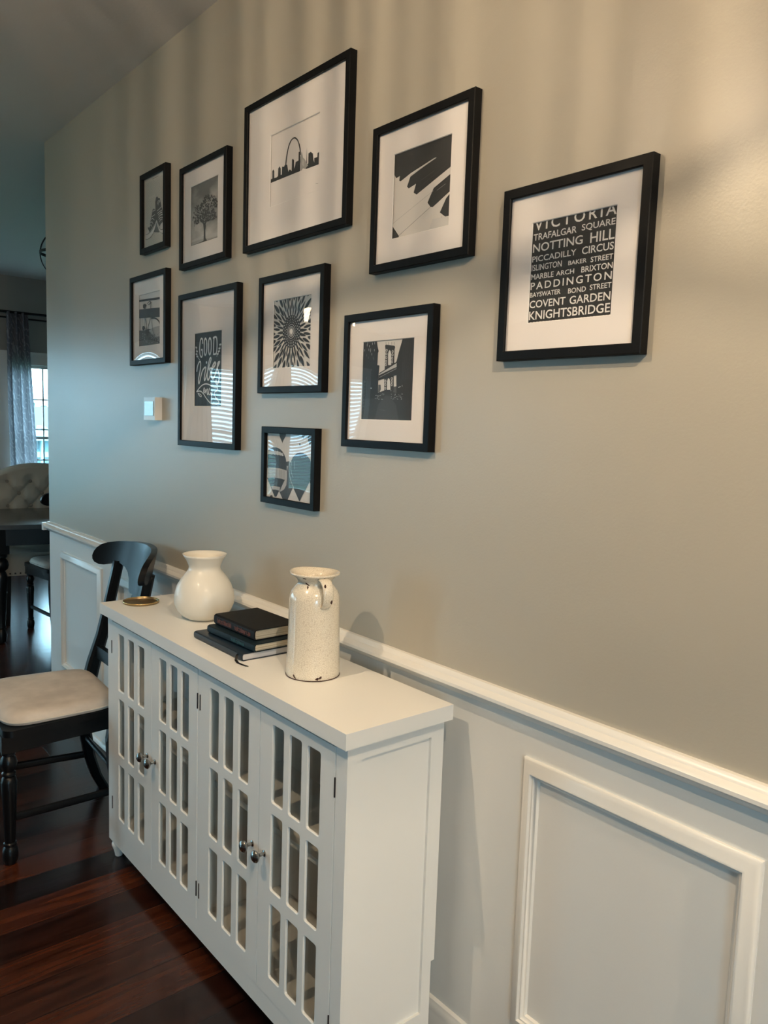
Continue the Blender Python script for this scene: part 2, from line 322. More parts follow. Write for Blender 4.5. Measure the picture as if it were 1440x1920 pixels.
ART = {
'sneakers': [
  ('p',.17,((.539,.512),(.527,.616),(.562,.671),(.613,.682),(.67,.649),(.733,.641),(.771,.585),(.808,.515),(.858,.465),(.896,.395),(.958,.323),(.97,.278),(.87,.29),(.768,.272),(.742,.246),(.679,.282),(.628,.332),(.589,.359),(.537,.321),(.406,.276),(.273,.224),(.207,.269),(.18,.305),(.274,.291),(.287,.327),(.307,.37),(.342,.425),(.382,.472),(.409,.528),(.461,.533))),
  ('p',.62,((.602,.335),(.653,.278),(.484,.208),(.536,.232),(.511,.272))),
  ('p',.3,((.594,.321),(.678,.202),(.716,.168),(.484,.201),(.405,.217))),
  ('p',.72,((.079,.219),(.153,.26),(.207,.276),(.26,.226),(.219,.211),(.139,.209))),
  ('p',.72,((.085,.211),(.259,.207),(.406,.239),(.537,.313),(.584,.345),(.563,.296),(.471,.21),(.352,.163),(.192,.135),(.084,.147))),
  ('s',.08,.006,((.074,.217),(.152,.207),(.273,.217),(.406,.254),(.537,.313))),
  ('s',.08,.006,((.078,.147),(.178,.135),(.339,.15),(.458,.204),(.55,.275))),
  ('p',.75,((.62,.337),(.666,.269),(.729,.218),(.843,.191),(.957,.207),(.956,.157),(.868,.141),(.767,.155),(.691,.208),(.635,.265))),
  ('s',.08,.006,((.628,.325),(.686,.252),(.768,.203),(.856,.191),(.957,.214))),
  ('s',.08,.005,((.645,.249),(.704,.192),(.793,.153),(.893,.138),(.956,.157))),
  ('p',.7,((.768,.25),(.794,.28),(.87,.293),(.94,.282),(.957,.251),(.932,.21),(.856,.2),(.793,.218))),
  ('s',.68,.011,((.63,.574),(.656,.607),(.733,.612))),
  ('s',.68,.011,((.656,.556),(.682,.582),(.751,.595))),
  ('s',.68,.011,((.622,.48),(.706,.491),(.808,.511))),
  ('s',.68,.011,((.629,.442),(.719,.453),(.833,.461))),
  ('s',.68,.011,((.667,.415),(.77,.432),(.845,.43))),
  ('s',.68,.011,((.68,.377),(.744,.399),(.858,.4))),
  ('s',.68,.011,((.692,.347),(.769,.367),(.87,.355))),
  ('s',.68,.011,((.73,.313),(.769,.338),(.845,.336))),
  ('s',.68,.011,((.422,.497),(.474,.505),(.539,.504))),
  ('s',.68,.011,((.368,.429),(.434,.436),(.512,.441))),
  ('s',.68,.011,((.341,.395),(.407,.402),(.486,.371))),
  ('s',.68,.011,((.314,.354),(.381,.357),(.433,.318))),
  ('s',.68,.011,((.274,.314),(.34,.321),(.38,.287))),
],
'tree': [
  ('p',.55,((-.001,.107),(.18,.108),(.358,.119),(.62,.097),(.791,.098),(1,.093),(1,0),(0,0))),
  ('p',.42,((-.001,.068),(.359,.071),(.706,.04),(1,.037),(1,0),(0,0))),
  ('p',.1,((-0,.014),(.359,.023),(.469,.035),(.477,.186),(.454,.304),(.357,.398),(.423,.377),(.48,.319),(.511,.314),(.576,.379),(.602,.365),(.542,.29),(.559,.258),(.533,.196),(.543,.062),(.599,.019),(1,.019),(1,-.004),(0,-.004))),
  ('s',.12,.012,((.489,.318),(.357,.417),(.223,.479))),
  ('s',.12,.012,((.48,.329),(.423,.463),(.311,.579))),
  ('s',.12,.012,((.511,.314),(.576,.436),(.662,.535))),
  ('s',.12,.012,((.541,.319),(.748,.369),(.917,.414))),
  ('s',.12,.012,((.511,.371),(.51,.524),(.531,.674))),
  ('s',.12,.012,((.576,.36),(.79,.324),(.875,.328))),
  ('s',.12,.012,((.223,.459),(.133,.416),(.125,.321))),
  ('s',.12,.012,((.705,.528),(.79,.626),(.916,.64))),
  ('p',.1,((.656,.4),(.663,.386),(.654,.367),(.63,.385),(.632,.403))),
  ('p',.1,((.888,.508),(.865,.503),(.854,.526),(.868,.541),(.889,.526))),
  ('p',.13,((.587,.435),(.579,.426),(.564,.428),(.556,.437),(.567,.446))),
  ('p',.24,((.368,.665),(.39,.657),(.407,.635),(.375,.634),(.352,.65))),
  ('p',.13,((.394,.389),(.42,.395),(.434,.377),(.424,.368),(.401,.373))),
  ('p',.24,((.802,.549),(.807,.533),(.788,.531),(.776,.548),(.789,.554))),
  ('p',.24,((.637,.338),(.608,.344),(.606,.359),(.619,.362),(.643,.353))),
  ('p',.24,((.212,.635),(.197,.649),(.209,.657),(.226,.652),(.225,.641))),
  ('p',.1,((.634,.507),(.642,.515),(.665,.512),(.667,.5),(.649,.494))),
  ('p',.18,((.702,.338),(.705,.326),(.682,.328),(.676,.339),(.686,.349))),
  ('p',.24,((.384,.652),(.375,.671),(.393,.677),(.412,.665),(.41,.649))),
  ('p',.24,((.525,.42),(.494,.428),(.488,.448),(.513,.455),(.525,.437))),
  ('p',.13,((.468,.471),(.481,.469),(.488,.461),(.48,.454),(.468,.459))),
  ('p',.13,((.411,.506),(.44,.501),(.442,.48),(.414,.474),(.397,.495))),
  ('p',.18,((.366,.56),(.362,.538),(.328,.545),(.309,.563),(.329,.582))),
  ('p',.1,((.619,.567),(.61,.592),(.636,.6),(.657,.583),(.646,.565))),
  ('p',.13,((.708,.562),(.729,.565),(.747,.55),(.738,.534),(.71,.543))),
  ('p',.13,((.648,.546),(.659,.533),(.653,.524),(.635,.531),(.627,.543))),
  ('p',.1,((.649,.518),(.638,.505),(.611,.52),(.619,.536),(.644,.53))),
  ('p',.13,((.731,.682),(.71,.669),(.684,.684),(.683,.701),(.713,.705))),
  ('p',.24,((.813,.693),(.838,.696),(.864,.684),(.855,.665),(.824,.672))),
  ('p',.1,((.099,.496),(.117,.489),(.111,.475),(.091,.478),(.085,.495))),
  ('p',.18,((.943,.358),(.956,.358),(.957,.346),(.947,.34),(.933,.352))),
  ('p',.13,((.611,.7),(.602,.691),(.581,.697),(.588,.712),(.605,.715))),
  ('p',.13,((.579,.647),(.569,.655),(.571,.666),(.584,.664),(.592,.652))),
  ('p',.24,((.691,.689),(.677,.696),(.682,.709),(.693,.705),(.707,.694))),
  ('p',.18,((.834,.667),(.853,.645),(.835,.631),(.814,.644),(.81,.664))),
  ('p',.18,((.267,.58),(.25,.566),(.22,.58),(.225,.595),(.248,.599))),
  ('p',.18,((.887,.644),(.894,.632),(.889,.62),(.874,.629),(.875,.64))),
  ('p',.18,((.85,.618),(.838,.638),(.848,.649),(.866,.645),(.882,.624))),
  ('p',.24,((.361,.563),(.339,.567),(.338,.583),(.353,.583),(.372,.575))),
  ('p',.24,((.137,.395),(.121,.392),(.105,.4),(.111,.41),(.129,.415))),
  ('p',.13,((.239,.571),(.222,.562),(.205,.579),(.219,.587),(.239,.584))),
  ('p',.1,((.611,.584),(.622,.566),(.597,.563),(.584,.575),(.586,.59))),
  ('p',.1,((.452,.501),(.455,.516),(.479,.504),(.482,.494),(.462,.495))),
  ('p',.1,((.181,.509),(.215,.5),(.206,.485),(.186,.482),(.163,.499))),
  ('p',.1,((.135,.454),(.105,.46),(.085,.476),(.108,.481),(.127,.474))),
  ('p',.1,((.209,.514),(.199,.524),(.202,.535),(.218,.532),(.221,.519))),
  ('p',.24,((.676,.674),(.69,.674),(.713,.662),(.698,.652),(.672,.659))),
  ('p',.13,((.234,.537),(.227,.556),(.246,.56),(.262,.547),(.255,.536))),
  ('p',.18,((.744,.591),(.758,.605),(.785,.598),(.793,.58),(.767,.58))),
  ('p',.24,((.676,.449),(.694,.459),(.721,.447),(.708,.435),(.69,.429))),
  ('p',.24,((.07,.46),(.052,.475),(.068,.489),(.101,.479),(.099,.457))),
  ('p',.1,((.762,.444),(.769,.428),(.754,.424),(.743,.432),(.743,.447))),
  ('p',.18,((.639,.555),(.622,.562),(.632,.575),(.643,.571),(.648,.559))),
  ('p',.24,((.581,.447),(.575,.465),(.603,.468),(.627,.449),(.602,.442))),
  ('p',.13,((.587,.455),(.578,.469),(.586,.474),(.604,.468),(.6,.458))),
  ('p',.24,((.428,.367),(.441,.345),(.43,.327),(.401,.342),(.405,.364))),
  ('p',.1,((.215,.378),(.213,.391),(.23,.405),(.254,.385),(.247,.371))),
  ('p',.18,((.407,.428),(.388,.423),(.368,.431),(.364,.447),(.392,.441))),
  ('p',.18,((.455,.691),(.477,.691),(.503,.666),(.47,.652),(.45,.674))),
  ('p',.18,((.763,.556),(.778,.563),(.788,.553),(.784,.543),(.77,.544))),
  ('p',.13,((.836,.481),(.834,.493),(.848,.495),(.854,.485),(.853,.477))),
  ('p',.13,((.927,.533),(.938,.505),(.915,.503),(.892,.517),(.901,.533))),
  ('p',.24,((.702,.678),(.685,.676),(.671,.685),(.68,.693),(.697,.689))),
  ('p',.1,((.642,.73),(.615,.747),(.629,.767),(.659,.752),(.659,.736))),
  ('p',.24,((.427,.618),(.425,.602),(.403,.606),(.394,.619),(.411,.63))),
  ('p',.18,((.475,.532),(.455,.526),(.442,.538),(.443,.555),(.472,.547))),
  ('p',.24,((.581,.419),(.582,.404),(.547,.402),(.535,.427),(.559,.433))),
  ('p',.18,((.59,.352),(.58,.351),(.565,.358),(.571,.366),(.589,.365))),
  ('p',.18,((.52,.714),(.532,.703),(.52,.693),(.505,.699),(.507,.711))),
  ('p',.1,((.079,.482),(.085,.499),(.109,.495),(.121,.477),(.104,.468))),
  ('p',.1,((.592,.417),(.568,.408),(.54,.422),(.55,.438),(.578,.434))),
  ('p',.18,((.455,.64),(.481,.649),(.504,.646),(.504,.625),(.482,.624))),
  ('p',.13,((.472,.467),(.445,.47),(.445,.488),(.466,.495),(.483,.478))),
  ('p',.18,((.212,.549),(.2,.559),(.208,.57),(.228,.566),(.225,.55))),
  ('p',.1,((.655,.348),(.673,.341),(.665,.321),(.642,.329),(.639,.343))),
  ('p',.24,((.457,.558),(.445,.552),(.427,.559),(.434,.568),(.451,.567))),
  ('p',.24,((.547,.72),(.54,.743),(.575,.742),(.601,.717),(.572,.701))),
  ('p',.13,((.36,.389),(.35,.405),(.358,.419),(.38,.407),(.386,.392))),
  ('p',.13,((.424,.438),(.433,.447),(.447,.448),(.457,.435),(.443,.429))),
  ('p',.18,((.797,.496),(.817,.494),(.823,.484),(.817,.471),(.795,.482))),
  ('p',.18,((.638,.451),(.621,.454),(.615,.463),(.627,.465),(.645,.459))),
  ('p',.24,((.849,.381),(.838,.397),(.855,.401),(.875,.392),(.874,.377))),
  ('p',.24,((.865,.694),(.854,.681),(.834,.683),(.83,.698),(.84,.709))),
  ('p',.1,((.916,.611),(.931,.605),(.93,.591),(.913,.592),(.902,.604))),
  ('p',.1,((.294,.398),(.298,.41),(.315,.405),(.317,.395),(.306,.387))),
  ('p',.13,((.664,.518),(.64,.515),(.621,.523),(.623,.535),(.644,.533))),
  ('p',.24,((.444,.634),(.445,.647),(.466,.659),(.481,.639),(.473,.622))),
  ('p',.18,((.243,.508),(.275,.487),(.267,.467),(.232,.47),(.223,.491))),
  ('p',.13,((.696,.358),(.689,.37),(.702,.372),(.713,.367),(.708,.359))),
  ('p',.1,((.819,.555),(.827,.573),(.863,.563),(.865,.543),(.839,.533))),
  ('p',.1,((.452,.577),(.436,.59),(.437,.608),(.458,.602),(.473,.589))),
  ('p',.18,((.339,.398),(.372,.398),(.393,.376),(.368,.364),(.338,.378))),
  ('p',.1,((.365,.603),(.364,.583),(.338,.587),(.325,.604),(.341,.613))),
  ('p',.1,((.356,.41),(.375,.401),(.382,.387),(.366,.38),(.35,.392))),
  ('p',.13,((.838,.445),(.855,.448),(.876,.433),(.859,.422),(.837,.432))),
  ('p',.1,((.467,.426),(.483,.429),(.492,.421),(.487,.413),(.474,.414))),
  ('p',.24,((.597,.579),(.608,.564),(.595,.551),(.577,.562),(.572,.583))),
  ('p',.13,((.45,.351),(.416,.359),(.393,.379),(.426,.386),(.448,.372))),
  ('p',.1,((.463,.457),(.464,.438),(.442,.426),(.427,.447),(.432,.466))),
  ('p',.1,((.264,.608),(.274,.601),(.276,.587),(.258,.59),(.248,.601))),
  ('p',.18,((.394,.589),(.375,.589),(.357,.598),(.361,.619),(.395,.613))),
  ('p',.18,((.562,.577),(.577,.591),(.603,.581),(.601,.566),(.584,.559))),
  ('p',.13,((.56,.603),(.564,.593),(.556,.586),(.543,.593),(.542,.604))),
  ('p',.13,((.693,.45),(.672,.453),(.67,.468),(.692,.47),(.704,.456))),
  ('p',.1,((.218,.613),(.248,.611),(.245,.593),(.233,.587),(.208,.598))),
  ('p',.13,((.626,.603),(.647,.591),(.643,.582),(.624,.582),(.612,.593))),
  ('p',.13,((.673,.593),(.666,.586),(.652,.593),(.652,.603),(.669,.605))),
  ('p',.24,((.497,.524),(.516,.526),(.537,.509),(.521,.494),(.491,.502))),
  ('p',.13,((.7,.4),(.725,.412),(.745,.393),(.744,.378),(.711,.38))),
  ('p',.13,((.517,.452),(.512,.467),(.519,.476),(.539,.469),(.532,.456))),
  ('p',.1,((.645,.427),(.674,.406),(.652,.394),(.616,.403),(.616,.426))),
  ('p',.24,((.838,.367),(.862,.385),(.891,.367),(.899,.351),(.864,.35))),
  ('p',.24,((.952,.597),(.977,.589),(.983,.573),(.968,.568),(.952,.577))),
  ('p',.1,((.314,.503),(.33,.516),(.347,.503),(.347,.485),(.33,.488))),
  ('p',.24,((.248,.612),(.237,.597),(.207,.614),(.214,.628),(.239,.633))),
  ('p',.24,((.59,.617),(.594,.603),(.578,.606),(.573,.617),(.581,.624))),
  ('p',.13,((.652,.512),(.673,.506),(.676,.495),(.665,.492),(.645,.499))),
  ('p',.24,((.526,.653),(.493,.671),(.503,.689),(.54,.683),(.541,.665))),
  ('p',.13,((.283,.552),(.256,.56),(.257,.581),(.287,.579),(.308,.559))),
  ('p',.24,((.509,.328),(.494,.345),(.513,.35),(.532,.346),(.531,.333))),
  ('p',.13,((.378,.623),(.374,.638),(.388,.638),(.404,.63),(.394,.623))),
  ('p',.1,((.447,.522),(.449,.537),(.476,.547),(.486,.522),(.469,.505))),
  ('p',.1,((.52,.704),(.546,.698),(.537,.679),(.514,.675),(.494,.699))),
  ('p',.18,((.265,.641),(.271,.616),(.237,.616),(.222,.635),(.23,.65))),
  ('p',.1,((.388,.603),(.409,.593),(.42,.573),(.394,.567),(.371,.585))),
  ('p',.24,((.834,.564),(.812,.581),(.834,.591),(.859,.578),(.851,.567))),
  ('p',.1,((.623,.48),(.634,.459),(.614,.443),(.585,.462),(.582,.482))),
  ('p',.1,((.737,.466),(.755,.478),(.779,.468),(.776,.456),(.76,.453))),
  ('p',.13,((.107,.482),(.126,.485),(.14,.475),(.131,.466),(.115,.468))),
  ('p',.24,((.617,.518),(.637,.522),(.659,.505),(.636,.495),(.613,.506))),
  ('p',.24,((.85,.466),(.816,.469),(.811,.491),(.821,.504),(.844,.491))),
  ('p',.18,((.892,.498),(.89,.511),(.9,.511),(.915,.503),(.906,.496))),
  ('p',.13,((.313,.62),(.282,.625),(.26,.639),(.275,.661),(.303,.643))),
  ('p',.13,((.638,.744),(.628,.736),(.615,.747),(.614,.761),(.638,.759))),
  ('p',.18,((.804,.452),(.827,.439),(.806,.424),(.783,.433),(.78,.453))),
  ('p',.24,((.156,.442),(.138,.466),(.157,.474),(.188,.468),(.176,.448))),
  ('p',.24,((.655,.725),(.63,.733),(.633,.759),(.654,.758),(.666,.741))),
  ('p',.13,((.692,.651),(.702,.666),(.727,.659),(.734,.638),(.711,.632))),
  ('p',.24,((.768,.557),(.767,.547),(.748,.547),(.74,.557),(.749,.564))),
  ('p',.1,((.902,.358),(.887,.347),(.867,.362),(.875,.375),(.897,.376))),
  ('p',.1,((.784,.388),(.8,.396),(.821,.379),(.808,.371),(.789,.373))),
  ('p',.1,((.851,.446),(.85,.437),(.83,.437),(.824,.449),(.832,.457))),
  ('p',.24,((.32,.511),(.294,.517),(.27,.536),(.299,.552),(.323,.537))),
  ('p',.18,((.519,.638),(.525,.649),(.54,.648),(.549,.639),(.54,.628))),
  ('p',.18,((.909,.402),(.891,.407),(.881,.424),(.902,.424),(.919,.414))),
  ('p',.18,((.349,.586),(.359,.569),(.341,.565),(.317,.576),(.326,.587))),
  ('p',.13,((.511,.546),(.513,.562),(.528,.559),(.537,.551),(.53,.537))),
  ('p',.24,((.641,.363),(.627,.374),(.634,.38),(.647,.382),(.65,.37))),
  ('p',.18,((.91,.607),(.912,.624),(.944,.61),(.938,.595),(.921,.591))),
  ('p',.24,((.257,.437),(.259,.454),(.286,.461),(.307,.436),(.285,.42))),
  ('p',.1,((.361,.359),(.373,.377),(.399,.379),(.411,.354),(.389,.346))),
  ('p',.13,((.362,.641),(.379,.659),(.408,.648),(.413,.627),(.387,.627))),
  ('p',.1,((.69,.434),(.683,.448),(.704,.451),(.715,.442),(.716,.428))),
  ('p',.13,((.253,.393),(.284,.401),(.312,.385),(.304,.365),(.272,.367))),
  ('p',.24,((.835,.425),(.818,.426),(.815,.44),(.833,.443),(.84,.43))),
  ('p',.1,((.893,.66),(.884,.658),(.876,.667),(.881,.678),(.897,.669))),
  ('p',.18,((.876,.636),(.899,.628),(.89,.615),(.872,.618),(.865,.631))),
  ('p',.13,((.333,.566),(.312,.591),(.322,.612),(.352,.602),(.362,.576))),
  ('p',.13,((.807,.46),(.778,.471),(.781,.492),(.811,.49),(.818,.473))),
  ('p',.18,((.497,.551),(.511,.568),(.541,.556),(.544,.542),(.523,.531))),
  ('p',.24,((.255,.416),(.264,.433),(.292,.427),(.299,.409),(.278,.394))),
  ('p',.1,((.509,.641),(.484,.642),(.476,.666),(.491,.674),(.518,.66))),
  ('p',.1,((.217,.623),(.241,.616),(.24,.596),(.224,.589),(.208,.606))),
  ('p',.24,((.174,.574),(.176,.562),(.16,.556),(.152,.571),(.155,.581))),
  ('p',.1,((.377,.476),(.366,.495),(.371,.508),(.395,.5),(.407,.482))),
  ('p',.18,((.626,.653),(.635,.665),(.653,.664),(.665,.648),(.648,.637))),
  ('p',.18,((.801,.616),(.798,.633),(.816,.641),(.835,.627),(.827,.61))),
  ('p',.13,((.451,.45),(.469,.445),(.478,.428),(.458,.431),(.442,.44))),
  ('p',.13,((.152,.441),(.142,.456),(.155,.467),(.18,.457),(.17,.441))),
  ('p',.24,((.575,.431),(.588,.418),(.571,.407),(.543,.418),(.547,.439))),
  ('p',.13,((.393,.434),(.366,.43),(.349,.447),(.369,.464),(.395,.451))),
  ('p',.1,((.553,.594),(.539,.584),(.518,.598),(.518,.617),(.553,.609))),
  ('p',.24,((.439,.495),(.432,.472),(.407,.482),(.392,.497),(.415,.502))),
  ('p',.18,((.524,.461),(.512,.477),(.525,.483),(.542,.48),(.547,.465))),
  ('p',.1,((.583,.448),(.592,.465),(.609,.467),(.618,.454),(.61,.441))),
  ('p',.18,((.898,.573),(.917,.574),(.918,.556),(.903,.547),(.882,.564))),
  ('p',.13,((.91,.618),(.913,.608),(.897,.606),(.894,.619),(.901,.624))),
  ('p',.13,((.796,.455),(.783,.468),(.792,.474),(.806,.472),(.806,.463))),
  ('p',.24,((.482,.402),(.494,.405),(.506,.402),(.508,.388),(.492,.388))),
  ('p',.24,((.253,.471),(.238,.48),(.241,.493),(.26,.485),(.272,.474))),
  ('p',.13,((.566,.511),(.573,.517),(.586,.511),(.589,.499),(.57,.501))),
  ('p',.24,((.38,.565),(.39,.552),(.378,.545),(.367,.549),(.364,.561))),
  ('p',.18,((.268,.413),(.281,.398),(.26,.389),(.242,.403),(.248,.418))),
  ('p',.18,((.866,.421),(.844,.429),(.828,.445),(.852,.458),(.87,.439))),
  ('p',.24,((.429,.345),(.452,.353),(.475,.335),(.462,.324),(.44,.326))),
  ('p',.13,((.347,.421),(.33,.416),(.308,.422),(.31,.436),(.331,.433))),
  ('p',.13,((.562,.647),(.554,.627),(.531,.631),(.514,.649),(.534,.663))),
  ('p',.13,((.222,.55),(.226,.561),(.242,.557),(.249,.546),(.234,.544))),
  ('p',.1,((.241,.403),(.253,.412),(.273,.397),(.265,.384),(.24,.387))),
  ('p',.24,((.35,.453),(.358,.442),(.345,.439),(.329,.444),(.332,.455))),
  ('p',.18,((.558,.321),(.529,.319),(.514,.341),(.534,.357),(.558,.341))),
  ('p',.24,((.334,.636),(.354,.651),(.386,.636),(.378,.619),(.358,.618))),
  ('p',.18,((.79,.503),(.789,.515),(.806,.516),(.82,.503),(.809,.494))),
  ('p',.24,((.596,.355),(.615,.34),(.606,.326),(.58,.331),(.566,.346))),
  ('p',.1,((.508,.633),(.489,.646),(.487,.659),(.503,.669),(.526,.647))),
  ('p',.1,((.822,.434),(.831,.442),(.853,.44),(.857,.427),(.841,.424))),
  ('p',.1,((.439,.364),(.436,.372),(.443,.38),(.455,.375),(.456,.362))),
  ('p',.18,((.775,.698),(.756,.695),(.735,.714),(.748,.734),(.78,.717))),
  ('p',.18,((.624,.603),(.609,.606),(.601,.622),(.618,.63),(.638,.612))),
  ('p',.13,((.65,.399),(.62,.403),(.614,.427),(.64,.434),(.654,.414))),
  ('p',.13,((.484,.35),(.464,.345),(.446,.362),(.459,.372),(.478,.365))),
  ('p',.18,((.917,.351),(.91,.339),(.899,.334),(.892,.347),(.896,.357))),
  ('p',.1,((.76,.43),(.76,.416),(.743,.419),(.724,.431),(.742,.445))),
  ('p',.24,((.541,.379),(.526,.386),(.525,.396),(.54,.396),(.548,.389))),
  ('p',.24,((.878,.646),(.875,.656),(.892,.657),(.899,.643),(.889,.636))),
  ('p',.13,((.751,.443),(.743,.463),(.767,.472),(.792,.451),(.78,.442))),
  ('p',.1,((.692,.428),(.694,.442),(.704,.446),(.721,.437),(.715,.429))),
  ('p',.24,((.522,.44),(.501,.436),(.48,.452),(.489,.475),(.524,.466))),
  ('p',.1,((.611,.46),(.617,.441),(.585,.436),(.579,.457),(.589,.475))),
  ('p',.13,((.84,.438),(.859,.435),(.854,.421),(.837,.422),(.825,.434))),
  ('p',.13,((.542,.489),(.562,.497),(.577,.475),(.57,.459),(.546,.471))),
  ('p',.24,((.895,.594),(.872,.59),(.856,.61),(.872,.621),(.895,.613))),
  ('p',.13,((.247,.533),(.28,.534),(.29,.515),(.271,.511),(.256,.514))),
  ('p',.1,((.423,.488),(.412,.502),(.437,.508),(.449,.497),(.444,.48))),
  ('p',.13,((.883,.366),(.868,.389),(.893,.399),(.907,.383),(.903,.362))),
  ('p',.13,((.14,.643),(.169,.642),(.185,.619),(.161,.612),(.136,.628))),
  ('p',.24,((.171,.377),(.154,.369),(.139,.387),(.147,.397),(.171,.39))),
  ('p',.24,((.232,.502),(.232,.485),(.207,.49),(.198,.501),(.208,.513))),
  ('p',.1,((.381,.597),(.398,.574),(.388,.561),(.357,.57),(.35,.588))),
  ('p',.24,((.783,.637),(.793,.643),(.807,.633),(.804,.623),(.785,.625))),
  ('p',.24,((.545,.332),(.57,.338),(.589,.318),(.572,.308),(.547,.312))),
  ('p',.1,((.641,.712),(.656,.698),(.649,.678),(.621,.687),(.618,.705))),
  ('p',.1,((.77,.482),(.777,.471),(.77,.462),(.756,.47),(.758,.479))),
  ('p',.24,((.916,.602),(.946,.605),(.961,.581),(.943,.567),(.917,.579))),
  ('p',.18,((.9,.406),(.899,.388),(.88,.383),(.868,.395),(.872,.413))),
  ('p',.18,((.53,.515),(.543,.504),(.531,.494),(.513,.502),(.517,.517))),
  ('p',.24,((.568,.589),(.591,.577),(.587,.565),(.549,.567),(.548,.585))),
  ('p',.13,((.928,.516),(.947,.514),(.957,.493),(.928,.491),(.916,.509))),
  ('p',.24,((.61,.492),(.593,.487),(.577,.502),(.59,.507),(.607,.505))),
  ('p',.13,((.686,.601),(.681,.588),(.658,.595),(.649,.606),(.666,.612))),
  ('p',.24,((.153,.387),(.171,.374),(.15,.36),(.131,.372),(.132,.387))),
  ('p',.24,((.194,.631),(.211,.617),(.202,.61),(.18,.615),(.181,.625))),
  ('p',.13,((.465,.674),(.437,.684),(.444,.7),(.473,.7),(.481,.68))),
  ('p',.13,((.199,.405),(.178,.397),(.151,.409),(.166,.43),(.187,.424))),
  ('p',.24,((.673,.509),(.671,.496),(.646,.499),(.643,.512),(.657,.521))),
  ('p',.24,((.166,.495),(.179,.502),(.201,.498),(.204,.487),(.185,.482))),
  ('p',.13,((.882,.555),(.891,.547),(.882,.542),(.87,.545),(.866,.558))),
  ('p',.13,((.627,.738),(.65,.722),(.633,.708),(.602,.72),(.6,.743))),
  ('p',.24,((.241,.629),(.264,.626),(.282,.609),(.258,.607),(.236,.613))),
  ('p',.13,((.677,.34),(.686,.355),(.713,.352),(.723,.334),(.703,.323))),
  ('p',.18,((.644,.489),(.62,.5),(.618,.515),(.636,.524),(.657,.507))),
  ('p',.13,((.769,.684),(.775,.697),(.796,.7),(.803,.68),(.789,.668))),
  ('p',.24,((.213,.457),(.226,.481),(.25,.474),(.267,.45),(.239,.442))),
  ('p',.18,((.687,.373),(.694,.39),(.719,.38),(.734,.364),(.707,.363))),
  ('p',.24,((.565,.697),(.569,.679),(.552,.676),(.525,.684),(.537,.703))),
  ('p',.13,((.237,.635),(.22,.641),(.212,.658),(.228,.666),(.25,.651))),
  ('p',.13,((.388,.47),(.41,.46),(.407,.446),(.387,.45),(.372,.461))),
  ('p',.24,((.868,.37),(.884,.366),(.886,.353),(.87,.349),(.854,.363))),
  ('p',.24,((.46,.68),(.486,.668),(.488,.656),(.468,.65),(.451,.665))),
  ('p',.1,((.279,.339),(.252,.344),(.247,.358),(.267,.36),(.28,.354))),
  ('p',.24,((.473,.41),(.473,.385),(.454,.375),(.435,.398),(.443,.412))),
  ('p',.1,((.451,.677),(.457,.691),(.477,.682),(.487,.67),(.466,.664))),
  ('p',.1,((.92,.571),(.909,.549),(.888,.546),(.865,.574),(.889,.581))),
  ('p',.24,((.624,.493),(.604,.518),(.614,.538),(.643,.523),(.646,.507))),
  ('p',.13,((.816,.347),(.835,.332),(.832,.314),(.801,.323),(.793,.338))),
  ('p',.24,((.773,.517),(.773,.502),(.762,.5),(.745,.51),(.753,.52))),
  ('p',.18,((.455,.551),(.484,.552),(.513,.539),(.493,.525),(.471,.535))),
  ('p',.18,((.393,.502),(.376,.502),(.364,.516),(.379,.522),(.397,.512))),
  ('p',.24,((.847,.363),(.857,.358),(.853,.348),(.835,.352),(.83,.363))),
  ('p',.18,((.647,.571),(.652,.563),(.638,.56),(.628,.567),(.631,.573))),
  ('p',.18,((.727,.358),(.734,.366),(.752,.368),(.762,.35),(.739,.347))),
  ('p',.24,((.485,.451),(.46,.452),(.461,.468),(.474,.47),(.486,.463))),
  ('p',.24,((.539,.49),(.54,.504),(.552,.51),(.566,.501),(.559,.484))),
  ('p',.24,((.549,.442),(.559,.463),(.591,.452),(.589,.425),(.563,.429))),
  ('p',.13,((.226,.51),(.241,.49),(.216,.484),(.199,.491),(.192,.508))),
  ('p',.1,((.196,.423),(.222,.428),(.242,.415),(.235,.403),(.21,.404))),
  ('p',.18,((.522,.516),(.503,.538),(.519,.551),(.541,.538),(.539,.526))),
  ('p',.13,((.31,.371),(.319,.35),(.285,.346),(.265,.375),(.291,.389))),
  ('p',.1,((.623,.328),(.613,.323),(.592,.333),(.603,.346),(.619,.346))),
  ('p',.13,((.156,.509),(.152,.522),(.164,.527),(.179,.521),(.185,.501))),
  ('p',.13,((.408,.433),(.426,.451),(.448,.436),(.452,.41),(.427,.408))),
  ('p',.24,((.364,.422),(.381,.411),(.38,.392),(.353,.401),(.333,.419))),
  ('p',.13,((.817,.62),(.833,.631),(.868,.622),(.854,.6),(.831,.594))),
  ('p',.13,((.553,.403),(.535,.427),(.569,.435),(.589,.413),(.578,.4))),
  ('p',.13,((.67,.689),(.694,.691),(.712,.67),(.695,.663),(.666,.67))),
  ('p',.24,((.933,.562),(.924,.551),(.909,.556),(.9,.571),(.916,.578))),
  ('p',.18,((.257,.401),(.269,.39),(.257,.379),(.24,.387),(.239,.4))),
  ('p',.1,((.656,.68),(.668,.691),(.688,.685),(.691,.672),(.673,.667))),
  ('p',.18,((.901,.407),(.892,.407),(.883,.418),(.893,.426),(.905,.416))),
  ('p',.24,((.52,.397),(.532,.404),(.544,.393),(.539,.384),(.527,.386))),
  ('p',.24,((.638,.694),(.653,.705),(.675,.691),(.665,.679),(.648,.681))),
  ('p',.1,((.068,.426),(.058,.441),(.065,.455),(.085,.448),(.085,.428))),
  ('p',.24,((.329,.479),(.347,.481),(.359,.467),(.347,.457),(.33,.461))),
